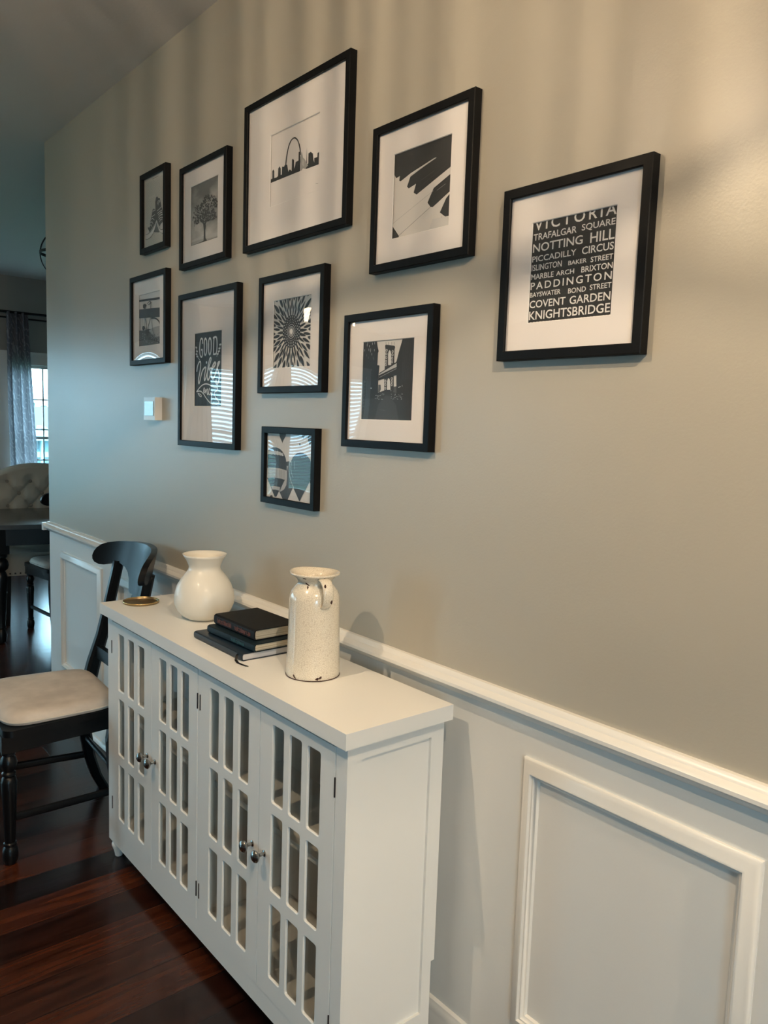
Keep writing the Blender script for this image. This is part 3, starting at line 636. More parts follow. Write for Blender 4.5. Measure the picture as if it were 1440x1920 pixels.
  ('p',.13,((.278,.492),(.296,.493),(.318,.477),(.3,.462),(.278,.468))),
  ('p',.13,((.651,.538),(.622,.54),(.614,.56),(.64,.567),(.664,.548))),
  ('p',.1,((.388,.632),(.415,.622),(.422,.604),(.395,.598),(.381,.617))),
  ('p',.24,((.142,.509),(.133,.525),(.148,.536),(.166,.525),(.17,.509))),
  ('p',.1,((.545,.368),(.553,.353),(.537,.35),(.523,.358),(.527,.369))),
  ('p',.1,((.63,.603),(.645,.609),(.657,.597),(.648,.589),(.635,.591))),
  ('p',.18,((.744,.482),(.768,.474),(.784,.461),(.762,.449),(.737,.466))),
  ('p',.13,((.522,.536),(.544,.536),(.558,.515),(.528,.504),(.503,.526))),
  ('p',.24,((.518,.655),(.505,.666),(.516,.678),(.539,.667),(.541,.655))),
  ('p',.1,((.428,.667),(.45,.653),(.446,.637),(.419,.64),(.413,.658))),
  ('p',.1,((.266,.423),(.243,.434),(.237,.449),(.259,.46),(.284,.439))),
  ('p',.18,((.216,.353),(.231,.359),(.26,.356),(.255,.336),(.23,.335))),
  ('p',.24,((.341,.594),(.362,.583),(.355,.572),(.342,.567),(.328,.582))),
  ('p',.24,((.206,.654),(.214,.666),(.232,.659),(.239,.645),(.217,.645))),
  ('p',.18,((.303,.48),(.284,.488),(.285,.504),(.308,.5),(.321,.488))),
  ('p',.13,((.454,.578),(.462,.567),(.449,.562),(.435,.57),(.435,.579))),
  ('p',.18,((.14,.41),(.15,.424),(.172,.416),(.18,.401),(.154,.391))),
  ('p',.18,((.682,.391),(.678,.401),(.683,.409),(.704,.403),(.699,.393))),
  ('p',.24,((.771,.463),(.792,.472),(.814,.45),(.799,.433),(.775,.447))),
  ('p',.24,((.44,.517),(.414,.511),(.387,.522),(.397,.536),(.417,.537))),
  ('p',.24,((.408,.387),(.424,.394),(.44,.373),(.429,.364),(.406,.37))),
  ('p',.1,((.858,.344),(.846,.329),(.827,.34),(.825,.358),(.847,.364))),
  ('p',.13,((.664,.322),(.654,.336),(.663,.343),(.681,.34),(.677,.329))),
  ('p',.24,((.493,.725),(.512,.727),(.526,.71),(.511,.703),(.496,.707))),
  ('p',.13,((.874,.355),(.85,.37),(.868,.386),(.887,.377),(.899,.357))),
  ('p',.13,((.51,.669),(.534,.673),(.545,.658),(.536,.647),(.516,.649))),
  ('p',.24,((.67,.43),(.647,.444),(.638,.458),(.67,.465),(.692,.443))),
  ('p',.24,((.427,.615),(.408,.624),(.412,.648),(.439,.644),(.448,.623))),
  ('p',.1,((.452,.582),(.45,.591),(.459,.594),(.472,.589),(.467,.577))),
  ('p',.24,((.791,.409),(.798,.424),(.817,.416),(.83,.394),(.799,.393))),
  ('p',.24,((.767,.729),(.779,.718),(.782,.698),(.751,.712),(.745,.726))),
  ('p',.24,((.316,.51),(.339,.519),(.355,.507),(.361,.489),(.331,.494))),
  ('p',.24,((.701,.469),(.683,.469),(.679,.48),(.685,.486),(.698,.479))),
  ('p',.24,((.735,.422),(.766,.42),(.77,.397),(.743,.387),(.723,.409))),
  ('p',.1,((.805,.628),(.815,.615),(.79,.613),(.767,.626),(.785,.64))),
  ('p',.24,((.641,.411),(.651,.397),(.638,.39),(.622,.396),(.626,.407))),
  ('p',.13,((.832,.593),(.83,.603),(.838,.612),(.849,.601),(.847,.593))),
  ('p',.1,((.52,.713),(.496,.707),(.479,.729),(.495,.744),(.52,.73))),
  ('p',.1,((.522,.743),(.548,.732),(.542,.714),(.516,.718),(.51,.733))),
  ('p',.13,((.657,.716),(.681,.698),(.679,.677),(.652,.68),(.641,.699))),
  ('p',.1,((.513,.433),(.537,.408),(.511,.392),(.49,.408),(.487,.422))),
  ('p',.24,((.817,.501),(.837,.498),(.834,.483),(.82,.478),(.803,.495))),
  ('p',.1,((.153,.596),(.172,.603),(.194,.594),(.189,.577),(.165,.583))),
  ('p',.1,((.333,.428),(.345,.437),(.376,.431),(.379,.41),(.349,.409))),
  ('p',.18,((.738,.694),(.74,.706),(.76,.704),(.765,.688),(.75,.681))),
  ('p',.18,((.63,.33),(.646,.327),(.649,.316),(.639,.31),(.623,.322))),
  ('p',.18,((.344,.598),(.326,.595),(.32,.61),(.326,.615),(.344,.61))),
  ('p',.13,((.654,.454),(.671,.444),(.665,.432),(.648,.433),(.639,.445))),
  ('p',.13,((.47,.467),(.466,.449),(.427,.452),(.427,.471),(.445,.478))),
  ('p',.13,((.675,.398),(.692,.409),(.712,.401),(.721,.375),(.688,.376))),
  ('p',.18,((.958,.327),(.937,.324),(.921,.332),(.928,.345),(.949,.347))),
  ('p',.24,((.82,.397),(.799,.393),(.79,.409),(.799,.421),(.83,.413))),
  ('p',.18,((.486,.689),(.481,.699),(.494,.7),(.502,.692),(.501,.684))),
  ('p',.1,((.634,.661),(.619,.668),(.618,.68),(.634,.683),(.648,.668))),
  ('p',.13,((.667,.37),(.671,.357),(.655,.353),(.639,.364),(.647,.375))),
  ('p',.18,((.82,.327),(.824,.315),(.815,.309),(.801,.318),(.806,.327))),
  ('p',.1,((.417,.468),(.407,.479),(.417,.486),(.434,.483),(.432,.471))),
  ('p',.1,((.56,.377),(.556,.393),(.567,.403),(.584,.389),(.58,.373))),
  ('p',.1,((.907,.359),(.92,.34),(.894,.334),(.877,.35),(.89,.363))),
  ('p',.13,((.858,.322),(.855,.334),(.865,.338),(.875,.333),(.875,.322))),
  ('p',.24,((.589,.507),(.573,.5),(.55,.513),(.559,.526),(.583,.52))),
  ('p',.1,((.678,.548),(.659,.539),(.64,.551),(.646,.564),(.665,.565))),
  ('p',.18,((.388,.617),(.413,.617),(.425,.602),(.405,.595),(.386,.606))),
  ('p',.24,((.238,.413),(.247,.398),(.237,.386),(.21,.393),(.218,.409))),
  ('p',.1,((.3,.645),(.297,.629),(.282,.626),(.265,.639),(.28,.649))),
  ('p',.18,((.927,.65),(.94,.626),(.928,.607),(.905,.619),(.902,.637))),
  ('p',.13,((.57,.344),(.568,.331),(.551,.331),(.542,.344),(.556,.356))),
  ('p',.13,((.52,.675),(.523,.695),(.545,.705),(.567,.682),(.549,.666))),
  ('p',.24,((.675,.736),(.68,.719),(.671,.711),(.649,.717),(.652,.73))),
  ('p',.18,((.267,.434),(.287,.43),(.301,.416),(.282,.413),(.262,.421))),
  ('p',.1,((.474,.687),(.486,.682),(.489,.671),(.474,.672),(.462,.68))),
  ('p',.24,((.642,.449),(.62,.44),(.592,.45),(.595,.474),(.621,.47))),
  ('p',.18,((.281,.634),(.296,.637),(.303,.623),(.298,.612),(.285,.617))),
  ('p',.13,((.685,.719),(.685,.729),(.697,.73),(.703,.723),(.7,.713))),
  ('p',.24,((.129,.479),(.141,.469),(.127,.46),(.115,.469),(.113,.483))),
  ('p',.18,((.439,.419),(.454,.41),(.451,.395),(.434,.395),(.424,.41))),
  ('p',.13,((.301,.587),(.282,.592),(.288,.604),(.301,.605),(.317,.593))),
  ('p',.18,((.874,.394),(.861,.408),(.861,.427),(.886,.421),(.894,.4))),
  ('p',.18,((.402,.639),(.418,.628),(.402,.616),(.387,.622),(.384,.642))),
  ('p',.18,((.577,.513),(.606,.512),(.616,.496),(.609,.48),(.579,.489))),
  ('p',.1,((.838,.535),(.82,.547),(.834,.559),(.86,.553),(.862,.535))),
  ('p',.13,((.262,.335),(.227,.34),(.215,.359),(.234,.372),(.253,.361))),
  ('p',.18,((.656,.43),(.653,.415),(.635,.421),(.631,.432),(.642,.438))),
  ('p',.18,((.533,.466),(.546,.472),(.565,.468),(.564,.458),(.55,.456))),
  ('p',.24,((.821,.462),(.827,.477),(.849,.481),(.874,.466),(.858,.452))),
  ('p',.13,((.236,.608),(.238,.587),(.209,.594),(.197,.609),(.213,.626))),
  ('p',.13,((.655,.481),(.668,.481),(.682,.47),(.668,.462),(.655,.467))),
  ('p',.13,((.533,.748),(.548,.766),(.581,.757),(.582,.735),(.557,.724))),
  ('p',.24,((.907,.601),(.891,.608),(.879,.618),(.898,.621),(.916,.61))),
  ('p',.1,((.757,.575),(.733,.6),(.751,.611),(.781,.607),(.782,.587))),
  ('p',.13,((.524,.66),(.551,.661),(.566,.642),(.542,.633),(.524,.648))),
  ('p',.24,((.615,.426),(.621,.409),(.586,.411),(.563,.426),(.58,.436))),
  ('p',.18,((.361,.416),(.358,.403),(.335,.405),(.321,.417),(.341,.421))),
  ('p',.13,((.82,.401),(.823,.384),(.791,.383),(.778,.398),(.794,.408))),
  ('p',.24,((.282,.443),(.272,.432),(.25,.443),(.256,.46),(.279,.453))),
  ('p',.13,((.29,.426),(.308,.424),(.31,.414),(.293,.412),(.281,.42))),
  ('p',.18,((.515,.446),(.518,.43),(.496,.43),(.473,.442),(.491,.452))),
  ('p',.1,((.597,.644),(.581,.65),(.587,.661),(.603,.656),(.61,.646))),
  ('p',.1,((.57,.721),(.538,.735),(.544,.753),(.575,.761),(.582,.735))),
  ('p',.1,((.248,.369),(.229,.358),(.213,.373),(.217,.388),(.234,.389))),
  ('p',.1,((.593,.377),(.613,.369),(.634,.347),(.604,.335),(.578,.359))),
  ('p',.1,((.591,.617),(.598,.592),(.574,.592),(.551,.608),(.563,.626))),
  ('p',.13,((.45,.537),(.453,.529),(.441,.521),(.432,.531),(.433,.542))),
  ('p',.1,((.717,.578),(.704,.575),(.692,.588),(.703,.598),(.72,.588))),
  ('p',.24,((.243,.551),(.272,.542),(.266,.525),(.234,.53),(.219,.546))),
  ('p',.1,((.204,.381),(.169,.379),(.151,.395),(.166,.41),(.191,.403))),
  ('p',.24,((.284,.437),(.269,.439),(.259,.456),(.278,.46),(.299,.447))),
  ('p',.18,((.303,.398),(.306,.38),(.291,.371),(.275,.386),(.281,.402))),
  ('p',.1,((.698,.628),(.68,.641),(.693,.65),(.707,.649),(.709,.634))),
  ('p',.1,((.605,.408),(.601,.4),(.584,.407),(.588,.417),(.601,.419))),
  ('p',.24,((.753,.719),(.763,.731),(.787,.722),(.79,.706),(.771,.705))),
  ('p',.24,((.392,.379),(.396,.365),(.377,.362),(.366,.375),(.374,.39))),
  ('p',.1,((.875,.565),(.859,.579),(.862,.596),(.884,.591),(.887,.576))),
  ('p',.13,((.381,.579),(.392,.592),(.411,.588),(.415,.574),(.401,.566))),
  ('p',.18,((.557,.455),(.571,.432),(.547,.418),(.528,.434),(.52,.456))),
  ('p',.1,((.657,.318),(.635,.334),(.655,.351),(.68,.338),(.689,.32))),
  ('p',.18,((.856,.353),(.834,.374),(.866,.388),(.886,.365),(.88,.351))),
  ('p',.24,((.572,.38),(.595,.386),(.616,.372),(.608,.359),(.58,.36))),
  ('p',.1,((.74,.565),(.762,.552),(.761,.538),(.728,.54),(.716,.556))),
  ('p',.1,((.429,.594),(.409,.609),(.421,.617),(.439,.616),(.441,.604))),
  ('p',.24,((.49,.315),(.469,.318),(.45,.334),(.472,.345),(.489,.336))),
  ('p',.13,((.563,.5),(.572,.479),(.56,.47),(.536,.476),(.534,.497))),
  ('p',.18,((.142,.544),(.127,.529),(.096,.548),(.109,.568),(.136,.56))),
  ('p',.13,((.628,.479),(.648,.478),(.657,.467),(.647,.456),(.628,.469))),
  ('p',.18,((.595,.479),(.572,.496),(.591,.507),(.622,.503),(.615,.479))),
  ('p',.24,((.509,.648),(.504,.661),(.517,.673),(.537,.657),(.536,.638))),
  ('p',.13,((.847,.653),(.85,.631),(.818,.634),(.789,.651),(.816,.658))),
  ('p',.24,((.623,.514),(.62,.494),(.599,.496),(.579,.507),(.592,.521))),
  ('p',.18,((.792,.449),(.757,.461),(.749,.481),(.781,.481),(.795,.466))),
  ('p',.24,((.903,.373),(.924,.361),(.932,.345),(.897,.346),(.882,.362))),
  ('p',.13,((.956,.505),(.944,.49),(.918,.509),(.93,.519),(.95,.525))),
  ('p',.1,((.534,.45),(.523,.462),(.539,.472),(.555,.461),(.559,.445))),
  ('p',.13,((.776,.465),(.773,.478),(.784,.482),(.797,.476),(.799,.464))),
  ('p',.18,((.559,.535),(.552,.549),(.563,.557),(.586,.547),(.585,.536))),
  ('p',.1,((.378,.451),(.354,.444),(.332,.462),(.345,.473),(.368,.47))),
  ('p',.18,((.378,.596),(.374,.61),(.392,.609),(.405,.597),(.392,.589))),
  ('p',.1,((.602,.372),(.603,.39),(.622,.395),(.639,.379),(.628,.363))),
  ('p',.13,((.502,.35),(.502,.328),(.47,.337),(.466,.351),(.485,.363))),
  ('p',.18,((.221,.349),(.199,.34),(.178,.35),(.179,.369),(.208,.372))),
  ('p',.1,((.412,.624),(.423,.613),(.413,.6),(.389,.611),(.382,.63))),
  ('p',.1,((.498,.582),(.471,.578),(.442,.59),(.451,.612),(.479,.606))),
  ('p',.13,((.973,.52),(.945,.521),(.923,.534),(.938,.553),(.962,.549))),
  ('p',.18,((.422,.556),(.432,.562),(.446,.558),(.447,.542),(.428,.541))),
  ('p',.24,((.499,.685),(.519,.674),(.515,.666),(.502,.665),(.487,.674))),
  ('p',.24,((.756,.405),(.778,.401),(.786,.387),(.772,.383),(.758,.389))),
  ('p',.1,((.321,.447),(.319,.458),(.325,.467),(.338,.458),(.338,.449))),
  ('p',.1,((.556,.674),(.543,.671),(.523,.677),(.533,.69),(.55,.689))),
  ('p',.13,((.45,.399),(.462,.413),(.493,.408),(.502,.387),(.474,.376))),
  ('p',.13,((.892,.57),(.872,.583),(.891,.589),(.913,.581),(.914,.564))),
  ('p',.18,((.864,.339),(.848,.329),(.829,.335),(.822,.352),(.85,.351))),
  ('p',.24,((.224,.4),(.24,.395),(.245,.38),(.223,.375),(.213,.391))),
  ('p',.13,((.582,.396),(.595,.376),(.579,.367),(.556,.377),(.557,.396))),
  ('p',.18,((.651,.73),(.64,.729),(.629,.739),(.641,.744),(.655,.739))),
  ('p',.1,((.468,.593),(.454,.598),(.445,.607),(.456,.612),(.468,.606))),
  ('p',.1,((.428,.613),(.407,.627),(.417,.64),(.452,.633),(.449,.613))),
],
'arch_skyline': [
  ('p',.07,((-.002,.347),(.001,.397),(.033,.401),(.03,.506),(.054,.522),(.072,.494),(.075,.396),(.124,.392),(.155,.402),(.159,.508),(.187,.528),(.212,.493),(.215,.401),(.239,.402),(.24,.508),(.283,.496),(.294,.515),(.348,.507),(.359,.466),(.375,.402),(.391,.428),(.425,.418),(.445,.39),(.448,.545),(.466,.555),(.49,.526),(.494,.413),(.515,.452),(.525,.493),(.581,.499),(.581,.609),(.604,.61),(.621,.495),(.62,.348))),
  ('p',.07,((.724,.344),(.74,.388),(.738,.424),(.741,.626),(.757,.397),(.778,.405),(.777,.536),(.82,.544),(.864,.51),(.878,.42),(.894,.386),(.892,.444),(.93,.44),(.951,.441),(.953,.49),(.98,.496),(.99,.401),(1,.391),(1.001,.338))),
  ('p',.42,((.627,.346),(.628,.434),(.613,.526),(.644,.598),(.674,.508),(.703,.485),(.738,.432),(.773,.378),(.741,.365),(.715,.351),(.675,.37),(.653,.351))),
  ('p',.55,((.646,.429),(.665,.496),(.698,.458),(.692,.387))),
  ('s',.07,.03,((.318,.501),(.331,.595),(.351,.679))),
  ('s',.07,.025,((.351,.679),(.378,.752),(.422,.809))),
  ('s',.07,.018,((.422,.809),(.46,.826),(.501,.822))),
  ('s',.07,.02,((.501,.822),(.552,.779),(.589,.71))),
  ('s',.07,.026,((.589,.71),(.609,.645),(.618,.569))),
  ('s',.3,.004,((.935,.101),(.977,.099))),
  ('s',.35,.004,((.055,.475),(.059,.444))),
  ('s',.35,.004,((.183,.486),(.187,.439))),
  ('s',.35,.004,((.284,.457),(.288,.426))),
  ('s',.35,.004,((.319,.463),(.323,.431))),
  ('s',.35,.004,((.468,.495),(.473,.434))),
  ('s',.35,.004,((.56,.468),(.564,.423))),
  ('s',.35,.004,((.822,.494),(.826,.449))),
  ('s',.35,.004,((.844,.458),(.848,.428))),
  ('s',.35,.004,((.961,.438),(.964,.408))),
],
'piano': [
  ('p',.085,((-.006,1.005),(1.003,1.003),(1,.652),(.421,.453),(.365,.485),(.404,.579),(.274,.551),(.242,.579),(.3,.687),(.741,.8),(.706,.803),(.299,.72),(.12,.665),(.094,.679),(.106,.731),(.035,.719),(.002,.765))),
  ('p',.085,((.995,.572),(1.005,.388),(.71,.256),(.67,.267),(.617,.324),(.714,.469))),
  ('p',.085,((.995,.358),(1,.098),(.964,.087),(.834,.175),(.931,.317))),
  ('p',.06,((-.006,.163),(.125,.025),(.116,.005),(-.004,-.003))),
  ('s',.45,.004,((.002,.191),(.36,.317),(.716,.44))),
  ('s',.4,.004,((.117,.027),(.407,.151),(.674,.266))),
  ('s',.4,.004,((.646,.001),(.775,.066),(.876,.123))),
  ('p',.62,((.3,.702),(.741,.805),(.736,.795),(.518,.743),(.297,.681),(.269,.636))),
  ('s',.45,.004,((.772,.431),(.912,.475))),
  ('s',.3,.004,((.482,.598),(.71,.658))),
  ('s',.17,.004,((.423,.509),(.987,.713))),
  ('s',.2,.004,((.733,.448),(.992,.526))),
  ('p',.72,((.719,.122),(.996,.11),(1,-.004),(.658,.002))),
],
'london': [
  ('t',.86,'VICTORIA',.02,.918,.984,1.027,1.35),
  ('t',.86,'TRAFALGAR',.014,.822,.545,.888,1),
  ('t',.86,'SQUARE',.603,.818,.978,.889,1),
  ('t',.86,'NOTTING',.014,.706,.623,.79,1),
  ('t',.86,'HILL',.709,.699,.978,.794,1),
  ('t',.86,'PICCADILLY',.012,.61,.556,.669,1),
  ('t',.86,'CIRCUS',.622,.604,.977,.675,1),
  ('t',.86,'ISLINGTON',.012,.523,.389,.583,1),
  ('t',.86,'BAKER',.468,.524,.684,.566,1),
  ('t',.86,'STREET',.729,.517,.978,.568,1),
  ('t',.86,'MARBLE',.011,.436,.297,.49,1),
  ('t',.86,'ARCH',.326,.439,.544,.485,1),
  ('t',.86,'BRIXTON',.628,.434,.979,.491,1),
  ('t',.86,'PADDINGTON',.011,.335,.977,.409,1.3),
  ('t',.86,'BAYSWATER',.01,.26,.394,.308,1),
  ('t',.86,'BOND',.486,.252,.695,.302,1),
  ('t',.86,'STREET',.739,.258,.98,.309,1),
  ('t',.86,'COVENT',.01,.151,.462,.226,1),
  ('t',.86,'GARDEN',.511,.146,.976,.225,1),
  ('t',.86,'KNIGHTSBRIDGE',.011,.033,.98,.12,1),
  ('s',.86,.012,((.024,-.001),(.038,.006),(.053,-0))),
  ('s',.86,.012,((.065,-.001),(.079,.006),(.094,-0))),
  ('s',.86,.012,((.106,-.001),(.12,.006),(.134,-0))),
  ('s',.86,.012,((.147,-.001),(.16,.006),(.175,-0))),
  ('s',.86,.012,((.187,-.001),(.2,.006),(.215,-0))),
  ('s',.86,.012,((.227,-.001),(.24,.005),(.255,-0))),
  ('s',.86,.012,((.267,-.001),(.28,.005),(.294,-0))),
  ('s',.86,.012,((.306,-.001),(.32,.005),(.334,-0))),
  ('s',.86,.012,((.346,-.001),(.359,.005),(.373,-0))),
  ('s',.86,.012,((.385,-.001),(.398,.005),(.411,-0))),
  ('s',.86,.012,((.462,-.001),(.475,.005),(.488,-0))),
  ('s',.86,.012,((.5,-.001),(.513,.005),(.526,-0))),
  ('s',.86,.012,((.538,-.001),(.55,.005),(.564,-0))),
  ('s',.86,.012,((.575,-.001),(.588,.005),(.601,-0))),
  ('s',.86,.012,((.65,-.001),(.662,.005),(.676,-0))),
  ('s',.86,.012,((.687,-.001),(.699,.005),(.712,-0))),
  ('s',.86,.012,((.724,-.001),(.736,.005),(.749,-0))),
  ('s',.86,.012,((.76,-.001),(.772,.005),(.785,-0))),
  ('s',.86,.012,((.796,-.001),(.808,.005),(.821,-0))),
  ('s',.86,.012,((.903,-.001),(.915,.005),(.928,-0))),
  ('s',.86,.012,((.938,-.001),(.95,.005),(.963,-0))),
  ('s',.86,.012,((.973,-.001),(.985,.005),(.997,-.001))),
],
'bicycle': [
  ('p',.33,((-.016,.319),(.218,.304),(.41,.319),(.643,.308),(.999,.293),(1.009,-.004),(-.018,-.004))),
  ('p',.48,((.457,.288),(.643,.33),(.998,.35),(1.008,.147),(.781,.143),(.597,.207))),
  ('p',.16,((-.017,.151),(.193,.149),(.314,.096),(.597,.117),(1.004,.104),(1.009,-.004),(-.018,-.004))),
  ('s',.12,.006,((.942,.021),(.968,.025))),
  ('s',.45,.006,((.181,.092),(.218,.091))),
  ('s',.55,.006,((.045,.129),(.101,.143))),
  ('s',.45,.006,((.853,.123),(.899,.128))),
  ('s',.12,.006,((.282,.264),(.323,.283))),
  ('s',.2,.006,((.897,.14),(.944,.139))),
  ('s',.2,.006,((.033,.212),(.083,.215))),
  ('s',.55,.006,((.523,.13),(.584,.142))),
  ('s',.45,.006,((.896,.065),(.934,.081))),
  ('s',.55,.006,((.457,.044),(.514,.049))),
  ('s',.55,.006,((.539,.145),(.586,.161))),
  ('s',.55,.006,((.366,.065),(.407,.078))),
  ('s',.2,.006,((.566,.151),(.632,.165))),
  ('s',.45,.006,((.829,.043),(.887,.048))),
  ('s',.55,.006,((.316,.087),(.355,.086))),
  ('s',.12,.006,((.521,.046),(.581,.047))),
  ('s',.12,.006,((.017,.099),(.045,.111))),
  ('s',.12,.006,((.286,.22),(.346,.216))),
  ('s',.12,.006,((.279,.083),(.323,.096))),
  ('s',.2,.006,((.041,.203),(.079,.197))),
  ('s',.12,.006,((.127,.267),(.187,.259))),
  ('s',.2,.006,((.269,.086),(.328,.093))),
  ('s',.2,.006,((.01,.152),(.043,.146))),
  ('s',.12,.006,((.357,.127),(.394,.134))),
  ('s',.12,.006,((.321,.143),(.388,.156))),
  ('s',.55,.006,((.855,.08),(.92,.074))),
  ('s',.12,.006,((.69,.059),(.734,.075))),
  ('s',.55,.006,((.139,.146),(.187,.148))),
  ('s',.45,.006,((.866,.16),(.915,.164))),
  ('s',.2,.006,((.027,.158),(.085,.158))),
  ('s',.55,.006,((.144,.242),(.199,.248))),
  ('s',.2,.006,((.967,.023),(.999,.029))),
  ('s',.45,.006,((.264,.138),(.3,.143))),
  ('s',.12,.006,((.535,.255),(.577,.252))),
  ('s',.12,.006,((.522,.237),(.55,.236))),
  ('s',.55,.006,((.245,.225),(.291,.232))),
  ('s',.2,.006,((.392,.109),(.451,.113))),
  ('s',.12,.006,((.521,.126),(.585,.143))),
  ('s',.55,.006,((.589,.045),(.629,.053))),
  ('s',.45,.006,((.91,.098),(.962,.115))),
  ('s',.55,.006,((.321,.069),(.35,.072))),
  ('s',.12,.006,((.835,.088),(.893,.082))),
  ('s',.12,.006,((.642,.145),(.666,.14))),
  ('s',.2,.006,((.319,.104),(.379,.102))),
  ('s',.55,.006,((.579,.165),(.609,.168))),
  ('s',.12,.006,((.878,.178),(.904,.195))),
  ('s',.12,.006,((.646,.034),(.67,.046))),
  ('s',.55,.006,((.775,.08),(.811,.099))),
  ('s',.55,.006,((.154,.194),(.204,.199))),
  ('s',.55,.006,((.94,.053),(1,.054))),
  ('s',.45,.006,((.245,.162),(.295,.174))),
  ('s',.12,.006,((.701,.227),(.727,.226))),
  ('s',.12,.006,((.554,.073),(.614,.09))),
  ('s',.12,.006,((.684,.065),(.713,.067))),
  ('s',.45,.006,((.245,.12),(.29,.128))),
  ('s',.55,.006,((.123,.157),(.153,.165))),
  ('s',.2,.006,((.717,.187),(.76,.199))),
  ('s',.2,.006,((.416,.037),(.462,.05))),
  ('s',.2,.006,((.806,.154),(.846,.149))),
  ('s',.55,.006,((.287,.214),(.345,.219))),
  ('s',.12,.006,((.947,.157),(1.002,.172))),
  ('s',.55,.006,((.238,.132),(.301,.135))),
  ('s',.45,.006,((.872,.032),(.915,.045))),
  ('s',.12,.006,((.874,.091),(.897,.11))),
  ('s',.2,.006,((.73,.108),(.793,.103))),
  ('s',.2,.006,((.811,.068),(.846,.087))),
  ('s',.2,.006,((.588,.143),(.611,.155))),
  ('s',.2,.006,((.492,.143),(.538,.141))),
  ('s',.12,.006,((.951,.214),(1.013,.22))),
  ('s',.55,.006,((.673,.233),(.738,.249))),
  ('p',.1,((-.013,.912),(1.007,.873),(1.007,.832),(-.013,.875))),
  ('p',.11,((-.014,.729),(1.008,.679),(1.009,.504),(-.015,.557))),
  ('p',.09,((.195,.746),(.195,.792),(.232,.814),(.315,.808),(.368,.776),(.351,.757),(.315,.754),(.315,.717),(.239,.72))),
  ('s',.09,.016,((.457,.781),(.516,.789),(.551,.808),(.574,.783),(.562,.704))),
  ('s',.09,.014,((.399,.8),(.469,.829),(.539,.836),(.597,.799))),
  ('s',.09,.02,((.562,.524),(.516,.456),(.457,.388),(.433,.29),(.433,.19))),
  ('s',.09,.012,((.433,.19),(.469,.088),(.485,.005))),
  ('s',.09,.03,((.597,.513),(.734,.502),(.847,.475),(.947,.423),(1.003,.349))),
  ('s',.08,.014,((.62,.52),(.62,.421),(.666,.275),(.746,.176))),
  ('s',.09,.01,((.457,.252),(.597,.212),(.746,.176))),
  ('s',.09,.014,((.072,.555),(.072,.425),(.095,.256),(.169,.122),(.242,.095),(.302,.133),(.338,.269),(.362,.404),(.327,.525))),
  ('s',.12,.012,((.267,.539),(.255,.412),(.315,.316),(.422,.191))),
  ('s',.14,.01,((.17,.538),(.157,.419),(.218,.23))),
  ('s',.12,.016,((.291,.537),(.358,.404),(.386,.184))),
  ('p',.13,((.286,.345),(.283,.332),(.274,.319),(.26,.31),(.242,.305),(.223,.304),(.203,.307),(.186,.315),(.172,.326),(.163,.34),(.16,.354),(.163,.368),(.172,.38),(.186,.39),(.204,.395),(.223,.396),(.243,.392),(.26,.384),(.274,.373),(.283,.36))),
  ('p',.12,((.586,.122),(.583,.112),(.577,.103),(.567,.096),(.554,.091),(.539,.09),(.525,.093),(.512,.099),(.501,.107),(.495,.117),(.492,.127),(.495,.138),(.501,.147),(.512,.154),(.525,.158),(.539,.159),(.554,.157),(.567,.151),(.577,.143),(.583,.133))),
  ('p',.1,((.783,.171),(.781,.165),(.776,.16),(.768,.156),(.758,.154),(.747,.154),(.735,.155),(.725,.159),(.717,.163),(.712,.169),(.71,.175),(.712,.181),(.717,.187),(.725,.19),(.735,.193),(.746,.193),(.758,.191),(.768,.188),(.776,.183),(.781,.177))),
  ('s',.5,.004,((.758,.171),(.774,.321))),
  ('s',.5,.004,((.758,.171),(.914,.269))),
  ('s',.5,.004,((.758,.171),(.981,.173))),
  ('s',.5,.004,((.758,.171),(.943,.075))),
  ('s',.5,.004,((.758,.171),(.819,.021))),
  ('s',.5,.004,((.758,.171),(.663,.038))),
  ('s',.5,.004,((.758,.171),(.55,.117))),
  ('s',.5,.004,((.758,.171),(.535,.223))),
  ('s',.5,.004,((.758,.171),(.626,.304))),
],
'good_vibes': [
  ('s',.9,.025,((.288,.859),(.278,.907),(.245,.923),(.207,.91),(.184,.857),(.172,.79),(.184,.721),(.215,.683),(.25,.675),(.275,.695),(.279,.745),(.269,.773),(.24,.77))),
  ('s',.9,.025,((.387,.919),(.349,.89),(.342,.81),(.349,.729),(.384,.693),(.426,.724),(.44,.807),(.429,.887),(.387,.919))),
  ('s',.9,.025,((.549,.917),(.512,.889),(.504,.81),(.512,.729),(.546,.694),(.587,.724),(.602,.806),(.59,.886),(.549,.917))),
  ('s',.9,.025,((.701,.912),(.687,.837),(.684,.699))),
  ('s',.9,.025,((.674,.909),(.738,.919),(.784,.911),(.804,.865),(.808,.793),(.794,.721),(.758,.696),(.684,.695))),
  ('s',.9,.025,((.075,.486),(.091,.541),(.13,.587),(.182,.614),(.215,.599),(.215,.538),(.173,.436),(.138,.369),(.15,.317),(.183,.334),(.231,.415),(.289,.488),(.356,.524))),
  ('s',.9,.025,((.356,.524),(.413,.526),(.385,.459),(.356,.399),(.366,.355),(.404,.378),(.461,.451),(.536,.543),(.601,.628),(.582,.652),(.545,.63),(.498,.544),(.47,.444),(.471,.377),(.508,.36),(.565,.409),(.583,.469),(.536,.506),(.592,.512))),
  ('s',.9,.028,((.592,.512),(.704,.526),(.768,.571),(.731,.585),(.666,.547),(.63,.474),(.63,.401),(.677,.37),(.741,.412),(.814,.503),(.887,.567),(.905,.587))),
  ('s',.9,.028,((.895,.59),(.841,.569),(.832,.503),(.878,.449),(.903,.39),(.87,.324),(.825,.298),(.782,.319),(.788,.349))),
